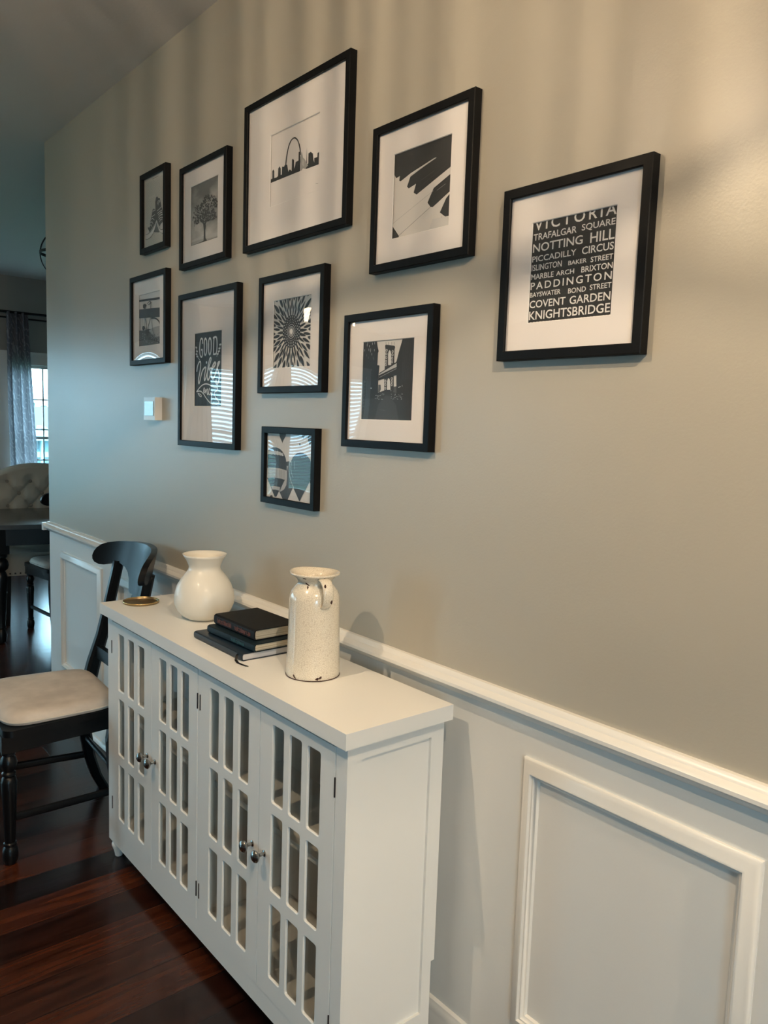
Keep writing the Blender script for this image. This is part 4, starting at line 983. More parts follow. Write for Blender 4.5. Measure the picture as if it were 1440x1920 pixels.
  ('p',.9,((.464,.593),(.459,.583),(.446,.577),(.429,.578),(.416,.584),(.411,.595),(.416,.605),(.429,.611),(.446,.61),(.459,.604))),
  ('s',.9,.016,((.075,.205),(.173,.252),(.289,.292),(.423,.307),(.556,.292),(.705,.26),(.834,.252),(.853,.242),(.807,.206),(.734,.186),(.78,.12),(.872,.079),(.9,.05),(.818,.033),(.67,.033),(.557,.06),(.424,.121),(.328,.176),(.212,.211),(.075,.205))),
  ('s',.9,.016,((.347,.203),(.376,.23),(.357,.254),(.338,.23),(.338,.196),(.376,.189),(.414,.229),(.414,.182),(.452,.222),(.481,.236),(.471,.182),(.49,.161),(.547,.228),(.565,.248),(.537,.228),(.528,.168),(.566,.161),(.603,.194))),
  ('s',.9,.016,((.603,.194),(.622,.147),(.65,.194),(.632,.093),(.613,.067))),
  ('s',.9,.012,((.124,.181),(.193,.143),(.261,.136),(.232,.163),(.154,.177))),
  ('p',.9,((.055,.811),(.048,.799),(.031,.797),(.018,.806),(.018,.819),(.031,.826),(.048,.823))),
  ('p',.9,((.086,.806),(.081,.795),(.067,.793),(.057,.801),(.057,.813),(.067,.819),(.081,.816))),
  ('p',.9,((.079,.759),(.071,.747),(.055,.745),(.041,.754),(.041,.767),(.055,.774),(.071,.771))),
  ('p',.9,((.11,.754),(.104,.743),(.091,.741),(.08,.749),(.08,.761),(.091,.768),(.104,.765))),
  ('p',.9,((.069,.718),(.061,.707),(.045,.705),(.032,.713),(.032,.726),(.045,.734),(.061,.73))),
  ('p',.9,((.1,.713),(.094,.703),(.081,.701),(.07,.708),(.07,.72),(.081,.727),(.094,.724))),
  ('p',.9,((.098,.687),(.091,.675),(.074,.673),(.061,.681),(.061,.694),(.074,.702),(.091,.699))),
  ('p',.9,((.13,.682),(.124,.671),(.11,.669),(.1,.677),(.1,.689),(.11,.696),(.124,.693))),
  ('p',.9,((.93,.81),(.923,.8),(.908,.798),(.896,.806),(.895,.817),(.908,.824),(.923,.82))),
  ('p',.9,((.966,.813),(.959,.802),(.944,.799),(.932,.808),(.932,.82),(.944,.827),(.959,.824))),
  ('p',.9,((.903,.762),(.896,.752),(.881,.75),(.869,.758),(.869,.769),(.881,.776),(.896,.773))),
  ('p',.9,((.939,.765),(.933,.754),(.917,.751),(.905,.76),(.905,.772),(.917,.779),(.932,.776))),
  ('p',.9,((.885,.723),(.879,.713),(.863,.711),(.851,.719),(.851,.73),(.863,.737),(.878,.734))),
  ('p',.9,((.921,.726),(.915,.715),(.899,.713),(.887,.721),(.887,.734),(.899,.741),(.915,.738))),
  ('p',.9,((.84,.692),(.833,.682),(.818,.68),(.805,.688),(.805,.699),(.818,.706),(.833,.703))),
  ('p',.9,((.876,.695),(.87,.684),(.854,.682),(.842,.69),(.842,.702),(.854,.71),(.87,.706))),
  ('s',.9,.008,((.055,.807),(.075,.725),(.124,.669),(.192,.636))),
  ('s',.9,.008,((.93,.802),(.894,.738),(.813,.661))),
],
'bridge': [
  ('p',.12,((.437,.372),(.487,.384),(.536,.38),(.576,.367),(.615,.376),(.733,.344),(.739,.251),(.323,.252),(.318,.347))),
  ('p',.32,((.328,.448),(.373,.448),(.381,.391),(.358,.353),(.328,.354))),
  ('p',.3,((.632,.419),(.69,.424),(.695,.338),(.626,.351))),
  ('p',.13,((.438,.937),(.455,.943),(.622,.919),(.633,.898),(.623,.88),(.624,.721),(.617,.684),(.634,.382),(.625,.37),(.447,.378),(.439,.566),(.445,.69),(.449,.875),(.437,.919))),
  ('s',.13,.005,((.455,.94),(.454,.974))),
  ('s',.13,.005,((.503,.937),(.501,.971))),
  ('s',.13,.005,((.568,.934),(.566,.968))),
  ('s',.13,.005,((.614,.932),(.612,.965))),
  ('p',.8,((.509,.688),(.501,.824),(.514,.86),(.53,.872),(.548,.859),(.562,.821),(.568,.692),(.566,.686))),
  ('p',.8,((.504,.383),(.502,.489),(.514,.517),(.53,.527),(.548,.513),(.558,.476),(.571,.383))),
  ('p',.7,((.491,.87),(.488,.86),(.48,.853),(.469,.854),(.459,.861),(.455,.872),(.458,.883),(.467,.889),(.478,.889),(.487,.881))),
  ('p',.13,((.482,.871),(.48,.864),(.474,.861),(.467,.864),(.464,.872),(.466,.878),(.473,.881),(.479,.878))),
  ('p',.7,((.489,.827),(.487,.817),(.478,.81),(.467,.811),(.458,.818),(.454,.829),(.457,.84),(.465,.846),(.476,.845),(.485,.838))),
  ('p',.13,((.48,.828),(.478,.821),(.472,.818),(.466,.821),(.463,.828),(.465,.835),(.471,.838),(.477,.835))),
  ('p',.7,((.488,.781),(.485,.77),(.477,.764),(.466,.764),(.456,.771),(.452,.783),(.455,.793),(.464,.8),(.475,.799),(.484,.792))),
  ('p',.13,((.479,.781),(.477,.775),(.471,.772),(.464,.775),(.461,.782),(.464,.789),(.47,.792),(.476,.789))),
  ('p',.7,((.487,.735),(.484,.724),(.475,.718),(.464,.718),(.455,.725),(.451,.736),(.454,.747),(.462,.753),(.473,.753),(.483,.746))),
  ('p',.13,((.478,.735),(.476,.728),(.469,.726),(.463,.729),(.46,.736),(.462,.743),(.468,.745),(.475,.742))),
  ('p',.7,((.485,.695),(.482,.684),(.474,.677),(.463,.678),(.453,.685),(.449,.696),(.452,.707),(.461,.713),(.472,.713),(.481,.706))),
  ('p',.13,((.476,.695),(.474,.688),(.468,.685),(.461,.688),(.458,.696),(.46,.703),(.467,.705),(.473,.702))),
  ('p',.7,((.61,.85),(.607,.839),(.599,.833),(.588,.833),(.579,.84),(.575,.851),(.578,.862),(.586,.868),(.597,.868),(.606,.861))),
  ('p',.13,((.601,.85),(.599,.843),(.593,.841),(.587,.844),(.584,.851),(.586,.858),(.592,.86),(.598,.857))),
  ('p',.7,((.609,.81),(.607,.799),(.598,.793),(.587,.794),(.578,.801),(.574,.812),(.577,.822),(.585,.829),(.596,.828),(.605,.821))),
  ('p',.13,((.601,.811),(.598,.804),(.592,.801),(.586,.804),(.583,.811),(.585,.818),(.591,.821),(.598,.818))),
  ('p',.7,((.606,.767),(.603,.757),(.595,.75),(.584,.751),(.575,.758),(.571,.769),(.574,.779),(.582,.786),(.593,.785),(.602,.778))),
  ('p',.13,((.597,.768),(.595,.761),(.589,.758),(.583,.761),(.58,.768),(.582,.775),(.588,.778),(.594,.775))),
  ('p',.7,((.605,.725),(.602,.714),(.594,.707),(.583,.708),(.574,.715),(.57,.726),(.572,.737),(.581,.743),(.592,.743),(.601,.736))),
  ('p',.13,((.596,.725),(.594,.718),(.588,.715),(.581,.718),(.578,.726),(.58,.732),(.587,.735),(.593,.732))),
  ('p',.7,((.489,.49),(.486,.479),(.477,.472),(.466,.472),(.457,.479),(.453,.49),(.456,.501),(.464,.508),(.475,.508),(.485,.501))),
  ('p',.13,((.48,.49),(.477,.483),(.471,.48),(.465,.483),(.462,.49),(.464,.497),(.47,.5),(.477,.497))),
  ('p',.7,((.489,.449),(.486,.438),(.478,.431),(.466,.432),(.457,.439),(.453,.45),(.456,.461),(.464,.467),(.476,.467),(.485,.46))),
  ('p',.13,((.48,.449),(.478,.442),(.472,.439),(.465,.442),(.462,.45),(.464,.457),(.47,.459),(.477,.456))),
  ('p',.7,((.49,.402),(.487,.391),(.478,.385),(.467,.385),(.458,.392),(.454,.403),(.456,.414),(.465,.42),(.476,.42),(.485,.413))),
  ('p',.13,((.481,.402),(.478,.395),(.472,.392),(.466,.395),(.463,.403),(.465,.41),(.471,.413),(.478,.41))),
  ('p',.7,((.613,.518),(.61,.507),(.602,.501),(.591,.501),(.581,.508),(.577,.519),(.58,.53),(.589,.536),(.599,.536),(.609,.529))),
  ('p',.13,((.604,.518),(.602,.512),(.596,.509),(.589,.512),(.586,.519),(.588,.526),(.595,.529),(.601,.526))),
  ('p',.7,((.613,.481),(.61,.47),(.602,.464),(.591,.464),(.582,.471),(.578,.482),(.58,.493),(.589,.499),(.6,.499),(.609,.492))),
  ('p',.13,((.604,.481),(.602,.474),(.596,.472),(.589,.475),(.586,.482),(.589,.489),(.595,.491),(.601,.488))),
  ('p',.7,((.613,.444),(.61,.433),(.602,.427),(.591,.427),(.582,.434),(.578,.445),(.581,.456),(.589,.462),(.6,.462),(.609,.455))),
  ('p',.13,((.604,.444),(.602,.437),(.596,.434),(.59,.437),(.587,.445),(.589,.451),(.595,.454),(.601,.451))),
  ('p',.6,((.33,.581),(.673,.719),(.678,.661),(.331,.565))),
  ('s',.1,.012,((.345,.588),(.668,.71))),
  ('p',.1,((.331,.565),(.678,.659),(.684,.56),(.629,.552),(.527,.539),(.429,.522),(.325,.502))),
  ('s',.08,.014,((.472,.636),(.489,.651))),
  ('s',.08,.014,((.509,.65),(.526,.665))),
  ('s',.08,.014,((.546,.664),(.562,.679))),
  ('s',.08,.014,((.582,.677),(.599,.692))),
  ('s',.08,.014,((.618,.691),(.635,.706))),
  ('s',.08,.014,((.654,.705),(.671,.719))),
  ('s',.45,.005,((.348,.539),(.677,.64))),
  ('p',.075,((-.005,1.002),(.273,.998),(.292,.926),(.317,.869),(.301,.844),(.297,.732),(.297,.695),(.34,.69),(.335,.631),(.324,.505),(.333,.347),(.44,.321),(.323,.252),(-.012,.253),(-.008,.64))),
  ('p',.095,((.775,1.002),(1.002,1.002),(1.004,.239),(.699,.264),(.681,.498),(.68,.621),(.674,.731),(.713,.845),(.754,.946))),
  ('p',.115,((-.022,.266),(.26,.278),(.44,.334),(.498,.352),(.598,.333),(.737,.27),(1.012,.251),(1,-.002),(-.008,-.001))),
  ('p',.17,((.346,.201),(.481,.308),(.56,.308),(.694,.189),(.753,.004),(.275,.003))),
  ('s',.19,.004,((.79,.986),(.786,.496))),
  ('s',.19,.004,((.809,.986),(.805,.496))),
  ('s',.19,.004,((.827,.986),(.824,.496))),
  ('s',.19,.004,((.846,.985),(.843,.495))),
  ('s',.19,.004,((.865,.985),(.862,.495))),
  ('s',.19,.004,((.883,.984),(.881,.495))),
  ('s',.19,.004,((.902,.984),(.899,.494))),
  ('s',.19,.004,((.92,.984),(.918,.494))),
  ('s',.19,.004,((.939,.983),(.937,.494))),
  ('s',.19,.004,((.957,.983),(.955,.493))),
  ('s',.19,.004,((.976,.982),(.974,.493))),
  ('s',.55,.007,((.089,.991),(.09,.968))),
  ('s',.55,.007,((.127,.951),(.128,.929))),
  ('s',.55,.007,((.08,.966),(.081,.943))),
  ('s',.55,.007,((.187,.98),(.188,.957))),
  ('s',.55,.007,((.235,.984),(.236,.961))),
  ('s',.55,.007,((.031,.905),(.032,.882))),
  ('s',.55,.007,((.119,.908),(.12,.885))),
  ('s',.55,.007,((.155,.909),(.156,.886))),
  ('s',.35,.007,((.076,.84),(.077,.817))),
  ('s',.55,.007,((.184,.848),(.185,.825))),
  ('s',.55,.007,((.232,.896),(.234,.874))),
  ('s',.35,.007,((.114,.807),(.115,.784))),
  ('s',.35,.007,((.212,.803),(.213,.78))),
  ('s',.55,.007,((.151,.887),(.152,.865))),
  ('s',.35,.007,((.086,.547),(.087,.524))),
  ('s',.35,.007,((.056,.503),(.058,.48))),
  ('s',.35,.007,((.223,.784),(.224,.761))),
  ('p',.95,((.198,.406),(.195,.4),(.189,.398),(.182,.401),(.179,.406),(.182,.411),(.188,.414),(.195,.411))),
  ('s',.45,.004,((.703,.27),(.731,.264))),
  ('s',.3,.004,((.761,.294),(.799,.295))),
  ('s',.3,.004,((.408,.318),(.444,.319))),
  ('s',.6,.004,((.388,.323),(.399,.329))),
  ('s',.45,.004,((.646,.284),(.667,.289))),
  ('s',.3,.004,((.779,.325),(.803,.322))),
  ('s',.45,.004,((.749,.303),(.775,.305))),
  ('s',.3,.004,((.639,.286),(.673,.294))),
  ('s',.6,.004,((.625,.266),(.652,.271))),
  ('s',.3,.004,((.759,.312),(.782,.315))),
  ('s',.3,.004,((.337,.306),(.348,.306))),
  ('s',.6,.004,((.323,.308),(.343,.315))),
  ('s',.3,.004,((.437,.312),(.45,.314))),
  ('s',.3,.004,((.788,.29),(.817,.298))),
  ('s',.45,.004,((.31,.272),(.331,.279))),
  ('s',.6,.004,((.318,.291),(.336,.295))),
  ('s',.6,.004,((.782,.265),(.801,.264))),
  ('s',.6,.004,((.789,.33),(.815,.325))),
  ('s',.45,.004,((.659,.286),(.687,.284))),
  ('s',.45,.004,((.34,.267),(.37,.266))),
  ('s',.45,.004,((.36,.313),(.396,.31))),
  ('s',.6,.004,((.4,.267),(.433,.265))),
  ('s',.6,.004,((.283,.312),(.307,.316))),
  ('s',.3,.004,((.657,.286),(.679,.293))),
  ('s',.45,.004,((.275,.273),(.293,.279))),
  ('s',.6,.004,((.786,.277),(.801,.275))),
  ('s',.45,.004,((.722,.292),(.739,.297))),
  ('s',.6,.004,((.66,.312),(.681,.32))),
  ('s',.6,.004,((.591,.294),(.607,.299))),
  ('s',.3,.004,((.726,.295),(.76,.301))),
  ('s',.6,.004,((.434,.331),(.459,.327))),
  ('s',.6,.004,((.416,.333),(.43,.334))),
  ('s',.6,.004,((.592,.329),(.606,.325))),
  ('s',.3,.004,((.435,.31),(.449,.317))),
  ('s',.3,.004,((.641,.269),(.675,.263))),
  ('s',.3,.004,((.368,.282),(.386,.283))),
  ('s',.3,.004,((.326,.275),(.338,.269))),
  ('s',.45,.004,((.337,.299),(.357,.297))),
  ('s',.3,.004,((.722,.307),(.76,.307))),
  ('s',.6,.004,((.592,.278),(.607,.277))),
  ('s',.3,.004,((.75,.288),(.778,.288))),
  ('s',.6,.004,((.691,.303),(.713,.297))),
  ('s',.3,.004,((.284,.279),(.307,.286))),
  ('s',.6,.004,((.665,.324),(.678,.33))),
  ('s',.6,.004,((.771,.286),(.79,.288))),
  ('s',.45,.004,((.735,.322),(.746,.317))),
  ('s',.8,.007,((.729,.409),(.767,.417))),
  ('s',.6,.006,((.795,.435),(.8,.417))),
  ('s',.3,.005,((.38,.132),(.491,.126))),
],
'balloons': [
  ('p',.1,((.257,1.017),(.413,1.008),(.399,.951),(.348,.879),(.333,.846),(.317,.877),(.274,.939))),
  ('p',.13,((.75,.997),(.791,.988),(.79,.961),(.771,.929),(.753,.956))),
  ('p',.08,((.689,.857),(.703,.868),(.715,.855),(.712,.834),(.702,.826),(.692,.84))),
  ('p',.13,((.858,.943),(.877,.968),(.905,.976),(.939,.964),(.95,.934),(.936,.893),(.908,.847),(.899,.847),(.869,.896))),
  ('s',.13,.008,((.907,.84),(.907,.827))),
  ('p',.2,((.411,.571),(.488,.587),(.539,.552),(.592,.45),(.596,.226),(.537,.128),(.468,-0),(.364,.003),(.288,.11),(.328,.251),(.41,.329))),
  ('p',.55,((.432,.516),(.469,.511),(.449,.439),(.451,.333),(.438,.225),(.392,.156),(.32,.113),(.298,.118),(.339,.194),(.41,.308))),
  ('p',.12,((.01,.667),(.02,.719),(.063,.75),(.139,.774),(.213,.776),(.288,.755),(.34,.723),(.383,.675),(.415,.621),(.438,.509),(.445,.403),(.42,.33),(.359,.254),(.308,.17),(.277,.109),(.226,.024),(.188,.02),(.139,.088),(.094,.164),(.005,.295))),
  ('p',.62,((.008,.66),(.026,.715),(.048,.724),(.064,.714),(.085,.726),(.107,.716),(.131,.726),(.156,.718),(.182,.726),(.209,.715),(.235,.724),(.262,.711),(.288,.716),(.315,.696),(.341,.701),(.368,.66),(.342,.652),(.321,.663),(.294,.657),(.268,.668),(.236,.658),(.204,.67),(.172,.663),(.14,.671),(.103,.662),(.065,.667),(.032,.658))),
  ('p',.58,((.008,.448),(.068,.459),(.154,.463),(.24,.462),(.324,.459),(.418,.444),(.444,.439),(.441,.346),(.4,.3),(.316,.311),(.178,.313),(.027,.296),(.005,.295))),
  ('s',.33,.006,((.03,.446),(.035,.301))),
  ('s',.33,.006,((.061,.446),(.067,.301))),
  ('s',.33,.006,((.093,.445),(.098,.302))),
  ('s',.33,.006,((.124,.445),(.13,.302))),
  ('s',.33,.006,((.156,.444),(.161,.303))),
  ('s',.33,.006,((.187,.444),(.192,.303))),
  ('s',.33,.006,((.218,.443),(.223,.304))),
  ('s',.33,.006,((.248,.443),(.254,.304))),
  ('s',.33,.006,((.279,.442),(.285,.305))),
  ('s',.33,.006,((.31,.442),(.315,.305))),
  ('s',.33,.006,((.34,.441),(.346,.306))),
  ('s',.33,.006,((.37,.441),(.376,.307))),
  ('s',.33,.006,((.401,.44),(.406,.307))),
  ('p',.55,((.105,.176),(.18,.186),(.313,.177),(.288,.125),(.213,.132),(.14,.124))),
  ('p',.13,((.706,.728),(.785,.724),(.854,.697),(.913,.647),(.948,.574),(.96,.479),(.943,.396),(.911,.311),(.855,.216),(.798,.134),(.745,.051),(.731,.022),(.716,.02),(.68,.072),(.587,.204),(.534,.291),(.507,.387),(.505,.486),(.524,.572),(.568,.652),(.637,.708))),
  ('s',.65,.01,((.508,.578),(.489,.492),(.501,.401),(.544,.285),(.597,.205))),
  ('s',.55,.007,((.544,.594),(.535,.502),(.547,.412),(.584,.351))),
  ('s',.45,.006,((.609,.592),(.6,.535),(.612,.473))),
  ('p',.12,((.08,.005),(.091,.024),(.118,.038),(.145,.03),(.151,.009))),
  ('p',.1,((.92,.346),(.939,.354),(.938,.313),(.926,.297))),
],
}
# ------------------------------------------------------------------ room shell
CH = 2.74; XW = -8.2; XN = -4.094
bm = NB(); box(bm, -9, 3.2, -6.7, 4.2, -.05, 0); struct('floor', bm, M['floor'])
bm = NB(); box(bm, -8.4, 3.2, -6.5, 4.0, CH, CH+.1); struct('ceiling', bm, M['ceiling'])
bm = NB(); box(bm, XN, 3.0, 0, .13, .88, CH, 0); box(bm, XN, 3.0, 0, .13, 0, .88, 1)
struct('wall_north', bm, None, mats=[M['wall'], M['white']])
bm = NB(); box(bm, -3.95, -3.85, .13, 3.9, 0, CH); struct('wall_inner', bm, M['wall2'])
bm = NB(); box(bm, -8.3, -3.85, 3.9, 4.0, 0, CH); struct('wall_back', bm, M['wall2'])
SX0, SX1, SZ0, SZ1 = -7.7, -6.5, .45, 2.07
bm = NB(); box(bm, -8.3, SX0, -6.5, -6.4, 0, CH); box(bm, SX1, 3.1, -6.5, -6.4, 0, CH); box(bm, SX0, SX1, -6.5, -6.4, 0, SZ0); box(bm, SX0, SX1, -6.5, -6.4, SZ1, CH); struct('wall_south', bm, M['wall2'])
w = thing('window_6', 'wide fill window added in the wall opposite the pictures', 'window', ((SX0+SX1)/2, -6.4, SZ0)); w['kind'] = 'structure'  # unseen opening added to bring more daylight onto the left wall
c = NB()
for a in (SX0, (SX0+SX1)/2-.02, SX1-.04): box(c, a, a+.04, -6.47, -6.43, SZ0, SZ1)
for z in (SZ0, SZ1-.04): box(c, SX0, SX1, -6.47, -6.43, z, z+.04)
box(c, SX0-.09, SX0, -6.4, -6.38, SZ0-.09, SZ1+.09); box(c, SX1, SX1+.09, -6.4, -6.38, SZ0-.09, SZ1+.09); box(c, SX0, SX1, -6.4, -6.38, SZ1, SZ1+.09); box(c, SX0, SX1, -6.4, -6.38, SZ0-.09, SZ0)
obj('sash', c, M['trim'], w); obj('pane', B(SX0+.02, SX1-.02, -6.452, -6.448, SZ0+.02, SZ1-.02), M['pane'], w)
pl = bpy.data.lights.new('daylight_opening', 'AREA'); pl.shape = 'RECTANGLE'; pl.size = SX1-SX0; pl.size_y = SZ1-SZ0; pl.cycles.is_portal = True
po = bpy.data.objects.new('daylight_opening', pl); COL.objects.link(po); po.location = ((SX0+SX1)/2, -6.49, (SZ0+SZ1)/2); po.rotation_euler = (radians(90), 0, 0)
EY0, EY1, EZ0, EZ1 = -2.9, -1.9, .6, 2.0
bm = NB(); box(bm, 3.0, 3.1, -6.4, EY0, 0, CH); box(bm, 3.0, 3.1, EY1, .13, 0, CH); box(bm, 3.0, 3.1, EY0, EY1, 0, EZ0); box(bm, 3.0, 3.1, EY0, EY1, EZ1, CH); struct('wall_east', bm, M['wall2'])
w = thing('window_5', 'narrow window at the hallway end behind the camera', 'window', (3.0, (EY0+EY1)/2, EZ0)); w['kind'] = 'structure'
c = NB()
for a in (EY0, (EY0+EY1)/2-.02, EY1-.04): box(c, 3.03, 3.07, a, a+.04, EZ0, EZ1)
for z in (EZ0, EZ1-.04): box(c, 3.03, 3.07, EY0, EY1, z, z+.04)
box(c, 2.98, 3.0, EY0-.09, EY0, EZ0-.09, EZ1+.09); box(c, 2.98, 3.0, EY1, EY1+.09, EZ0-.09, EZ1+.09); box(c, 2.98, 3.0, EY0, EY1, EZ1, EZ1+.09); box(c, 2.98, 3.0, EY0, EY1, EZ0-.09, EZ0)
obj('sash', c, M['trim'], w); obj('pane', B(3.048, 3.052, EY0+.02, EY1-.02, EZ0+.02, EZ1-.02), M['pane'], w)
pl = bpy.data.lights.new('daylight_opening', 'AREA'); pl.shape = 'RECTANGLE'; pl.size = EZ1-EZ0; pl.size_y = EY1-EY0; pl.cycles.is_portal = True
po = bpy.data.objects.new('daylight_opening', pl); COL.objects.link(po); po.location = (3.09, (EY0+EY1)/2, (EZ0+EZ1)/2); po.rotation_euler = (0, radians(90), 0)
# west wall pierced by four windows  (y0, y1, z0, z1, blind)
WINS = [(.865, 1.98, .50, 1.915, False), (-2.62, -1.12, .50, 2.07, True), (-3.84, -3.0, .50, 2.07, True), (-5.15, -4.0, .50, 2.07, True)]
bm = NB(); ys = sorted(WINS, key=lambda w: w[0]); y = -6.4
for (a, b, z0, z1, bl) in ys:
    box(bm, XW-.14, XW, y, a, 0, CH); box(bm, XW-.14, XW, a, b, 0, z0); box(bm, XW-.14, XW, a, b, z1, CH); y = b
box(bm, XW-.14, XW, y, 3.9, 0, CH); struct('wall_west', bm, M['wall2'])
for k, (a, b, z0, z1, bl) in enumerate(WINS, 1):
    w = thing('window_%d' % k, ['window beside the grey curtain, grid of glazing bars, no blind lowered', 'wide window with lowered white blind', 'narrow window with lowered white blind', 'end window with lowered white blind'][k-1], 'window', (XW, (a+b)/2, z0))
    w['kind'] = 'structure'
    c = NB(); W_ = .09
    box(c, XW, XW+.02, a-W_, a, z0-W_, z1+.115); box(c, XW, XW+.02, b, b+W_, z0-W_, z1+.115)
    box(c, XW, XW+.022, a, b, z1, z1+.115); box(c, XW, XW+.028, a-W_-.01, b+W_+.01, z1+.1, z1+.122); box(c, XW, XW+.05, a-W_-.01, b+W_+.01, z0-.03, z0); box(c, XW, XW+.018, a-.08, b+.08, z0-.1, z0-.03)
    obj('casing', c, M['trim'], w, bev=.003)
    c = NB(); s = .028
    for z in (z0, (z0+z1)/2-.014, z1-s): box(c, XW-.10, XW-.06, a, b, z, z+s)
    for yy in (a, b-s): box(c, XW-.10, XW-.06, yy, yy+s, z0, z1)
    obj('sash', c, M['trim'], w, bev=.002)
    if not bl:
        c = NB()
        for z in (1.584, 1.289, .985, .70): box(c, XW-.086, XW-.074, a+s, b-s, z-.007, z+.007)
        for yy in (1.21, 1.49, 1.77): box(c, XW-.086, XW-.074, yy-.007, yy+.007, z0+s, z1-s)
        obj('glazing_bar', c, M['trim'], w)
    obj('pane', B(XW-.082, XW-.078, a+s, b-s, z0+s, z1-s), M['pane'], w)
    if bl:
        t = thing('window_blind', ['white slatted blind on the wide window nearest the dining table', 'white slatted blind on the narrow middle window', 'white slatted blind on the end window'][k-2], 'blind', (XW, (a+b)/2, z1), group='lowered white blinds')
        obj('headrail', B(XW-.05, XW+.01, a+.01, b-.01, z1-.05, z1-.003), M['trim'], t, bev=.003)
        c = NB(); z = z1-.07
        while z > z0+.05:
            th = .62; hw = .025
            vv = []
            for sgn in (-1, 1):
                for q in (-1, 1):
                    vv.append((XW-.02+sgn*hw*cos(th), q, z+sgn*hw*sin(th)))
            p = [c.verts.new((XW-.025-hw*cos(th), a+.012, z-hw*sin(th))), c.verts.new((XW-.025+hw*cos(th), a+.012, z+hw*sin(th))), c.verts.new((XW-.025+hw*cos(th), b-.012, z+hw*sin(th))), c.verts.new((XW-.025-hw*cos(th), b-.012, z-hw*sin(th)))]
            p2 = [c.verts.new(v.co+Vector((.001, 0, -.0025))) for v in p]
            c.faces.new(p); c.faces.new(p2[::-1])
            for i in range(4): c.faces.new([p[i], p2[i], p2[(i+1) % 4], p[(i+1) % 4]])
            z -= .052
        obj('slat', c, M['blind'], t)
        obj('bottom_rail', B(XW-.05, XW-.005, a+.012, b-.012, z0+.01, z0+.03), M['trim'], t, bev=.003)
    # a light portal in each opening only guides sampling of the sky
    pl = bpy.data.lights.new('daylight_opening', 'AREA'); pl.shape = 'RECTANGLE'; pl.size = z1-z0; pl.size_y = b-a; pl.cycles.is_portal = True
    po = bpy.data.objects.new('daylight_opening', pl); COL.objects.link(po); po.location = (XW-.13, (a+b)/2, (z0+z1)/2); po.rotation_euler = (0, radians(-90), 0)

# trims on the north wall
RAILP = [(0, 0), (0, .010), (-.005, .016), (-.010, .018), (-.013, .026), (-.019, .031), (-.026, .031), (-.031, .025), (-.034, .017), (-.041, .013), (-.046, .008), (-.048, 0)]
bm = NB(); sweep(bm, [(-a, b) for a, b in RAILP], [(-4.1+.006, -.0, .912), (3.0, -.0, .912)], (0, -1, 0))
# return around the wall's free end
box(bm, XN-.026, XN, -.030, .13, .868, .905)
struct('trim_1', bm, M['trim'], smooth=True)
PANP = [(0, 0), (0, .005), (-.004, .009), (-.010, .011), (-.021, .0185), (-.026, .0185), (-.029, .014), (-.032, .0135), (-.035, .008), (-.038, .0065), (-.040, 0)]
for i, (a, b) in enumerate([(-3.899, -3.36), (-3.165, -2.62), (-2.43, -1.88), (-1.70, -1.27), (-.988, -.502), (-.32, .18)]):
    bm = NB(); z0, z1 = .20, .788
    pts = [(a, 0, z0), (b, 0, z0), (b, 0, z1), (a, 0, z1)]
    sweep(bm, PANP, pts, (0, -1, 0), closed=True)
    struct('trim_%d' % (i+2), bm, M['trim'], smooth=True)
BASEP = [(0, 0), (0, .014), (.078, .014), (.084, .012), (.090, .013), (.098, .009), (.106, .007), (.110, 0)]
bm = NB(); sweep(bm, [(-a, b) for a, b in BASEP], [(XN, 0, 0), (3.0, 0, 0)], (0, -1, 0))
for v in bm.verts: pass
sh = NB(); sweep(sh, [(0, .014), (0, .028), (-.008, .027), (-.016, .020), (-.019, .014)], [(XN, 0, 0), (3.0, 0, 0)], (0, -1, 0))
me_ = bpy.data.meshes.new('tmp'); sh.to_mesh(me_); bm.from_mesh(me_); bpy.data.meshes.remove(me_); sh.free()
struct('baseboard_north', bm, M['trim'], smooth=True)
bm = NB(); box(bm, XW, XW+.014, -6.4, 3.9, 0, .11); struct('baseboard_west', bm, M['trim'], bev=.004)
bm = NB(); box(bm, XW, XW+.014, -6.4, 3.9, 0, .0005)
bm.free()

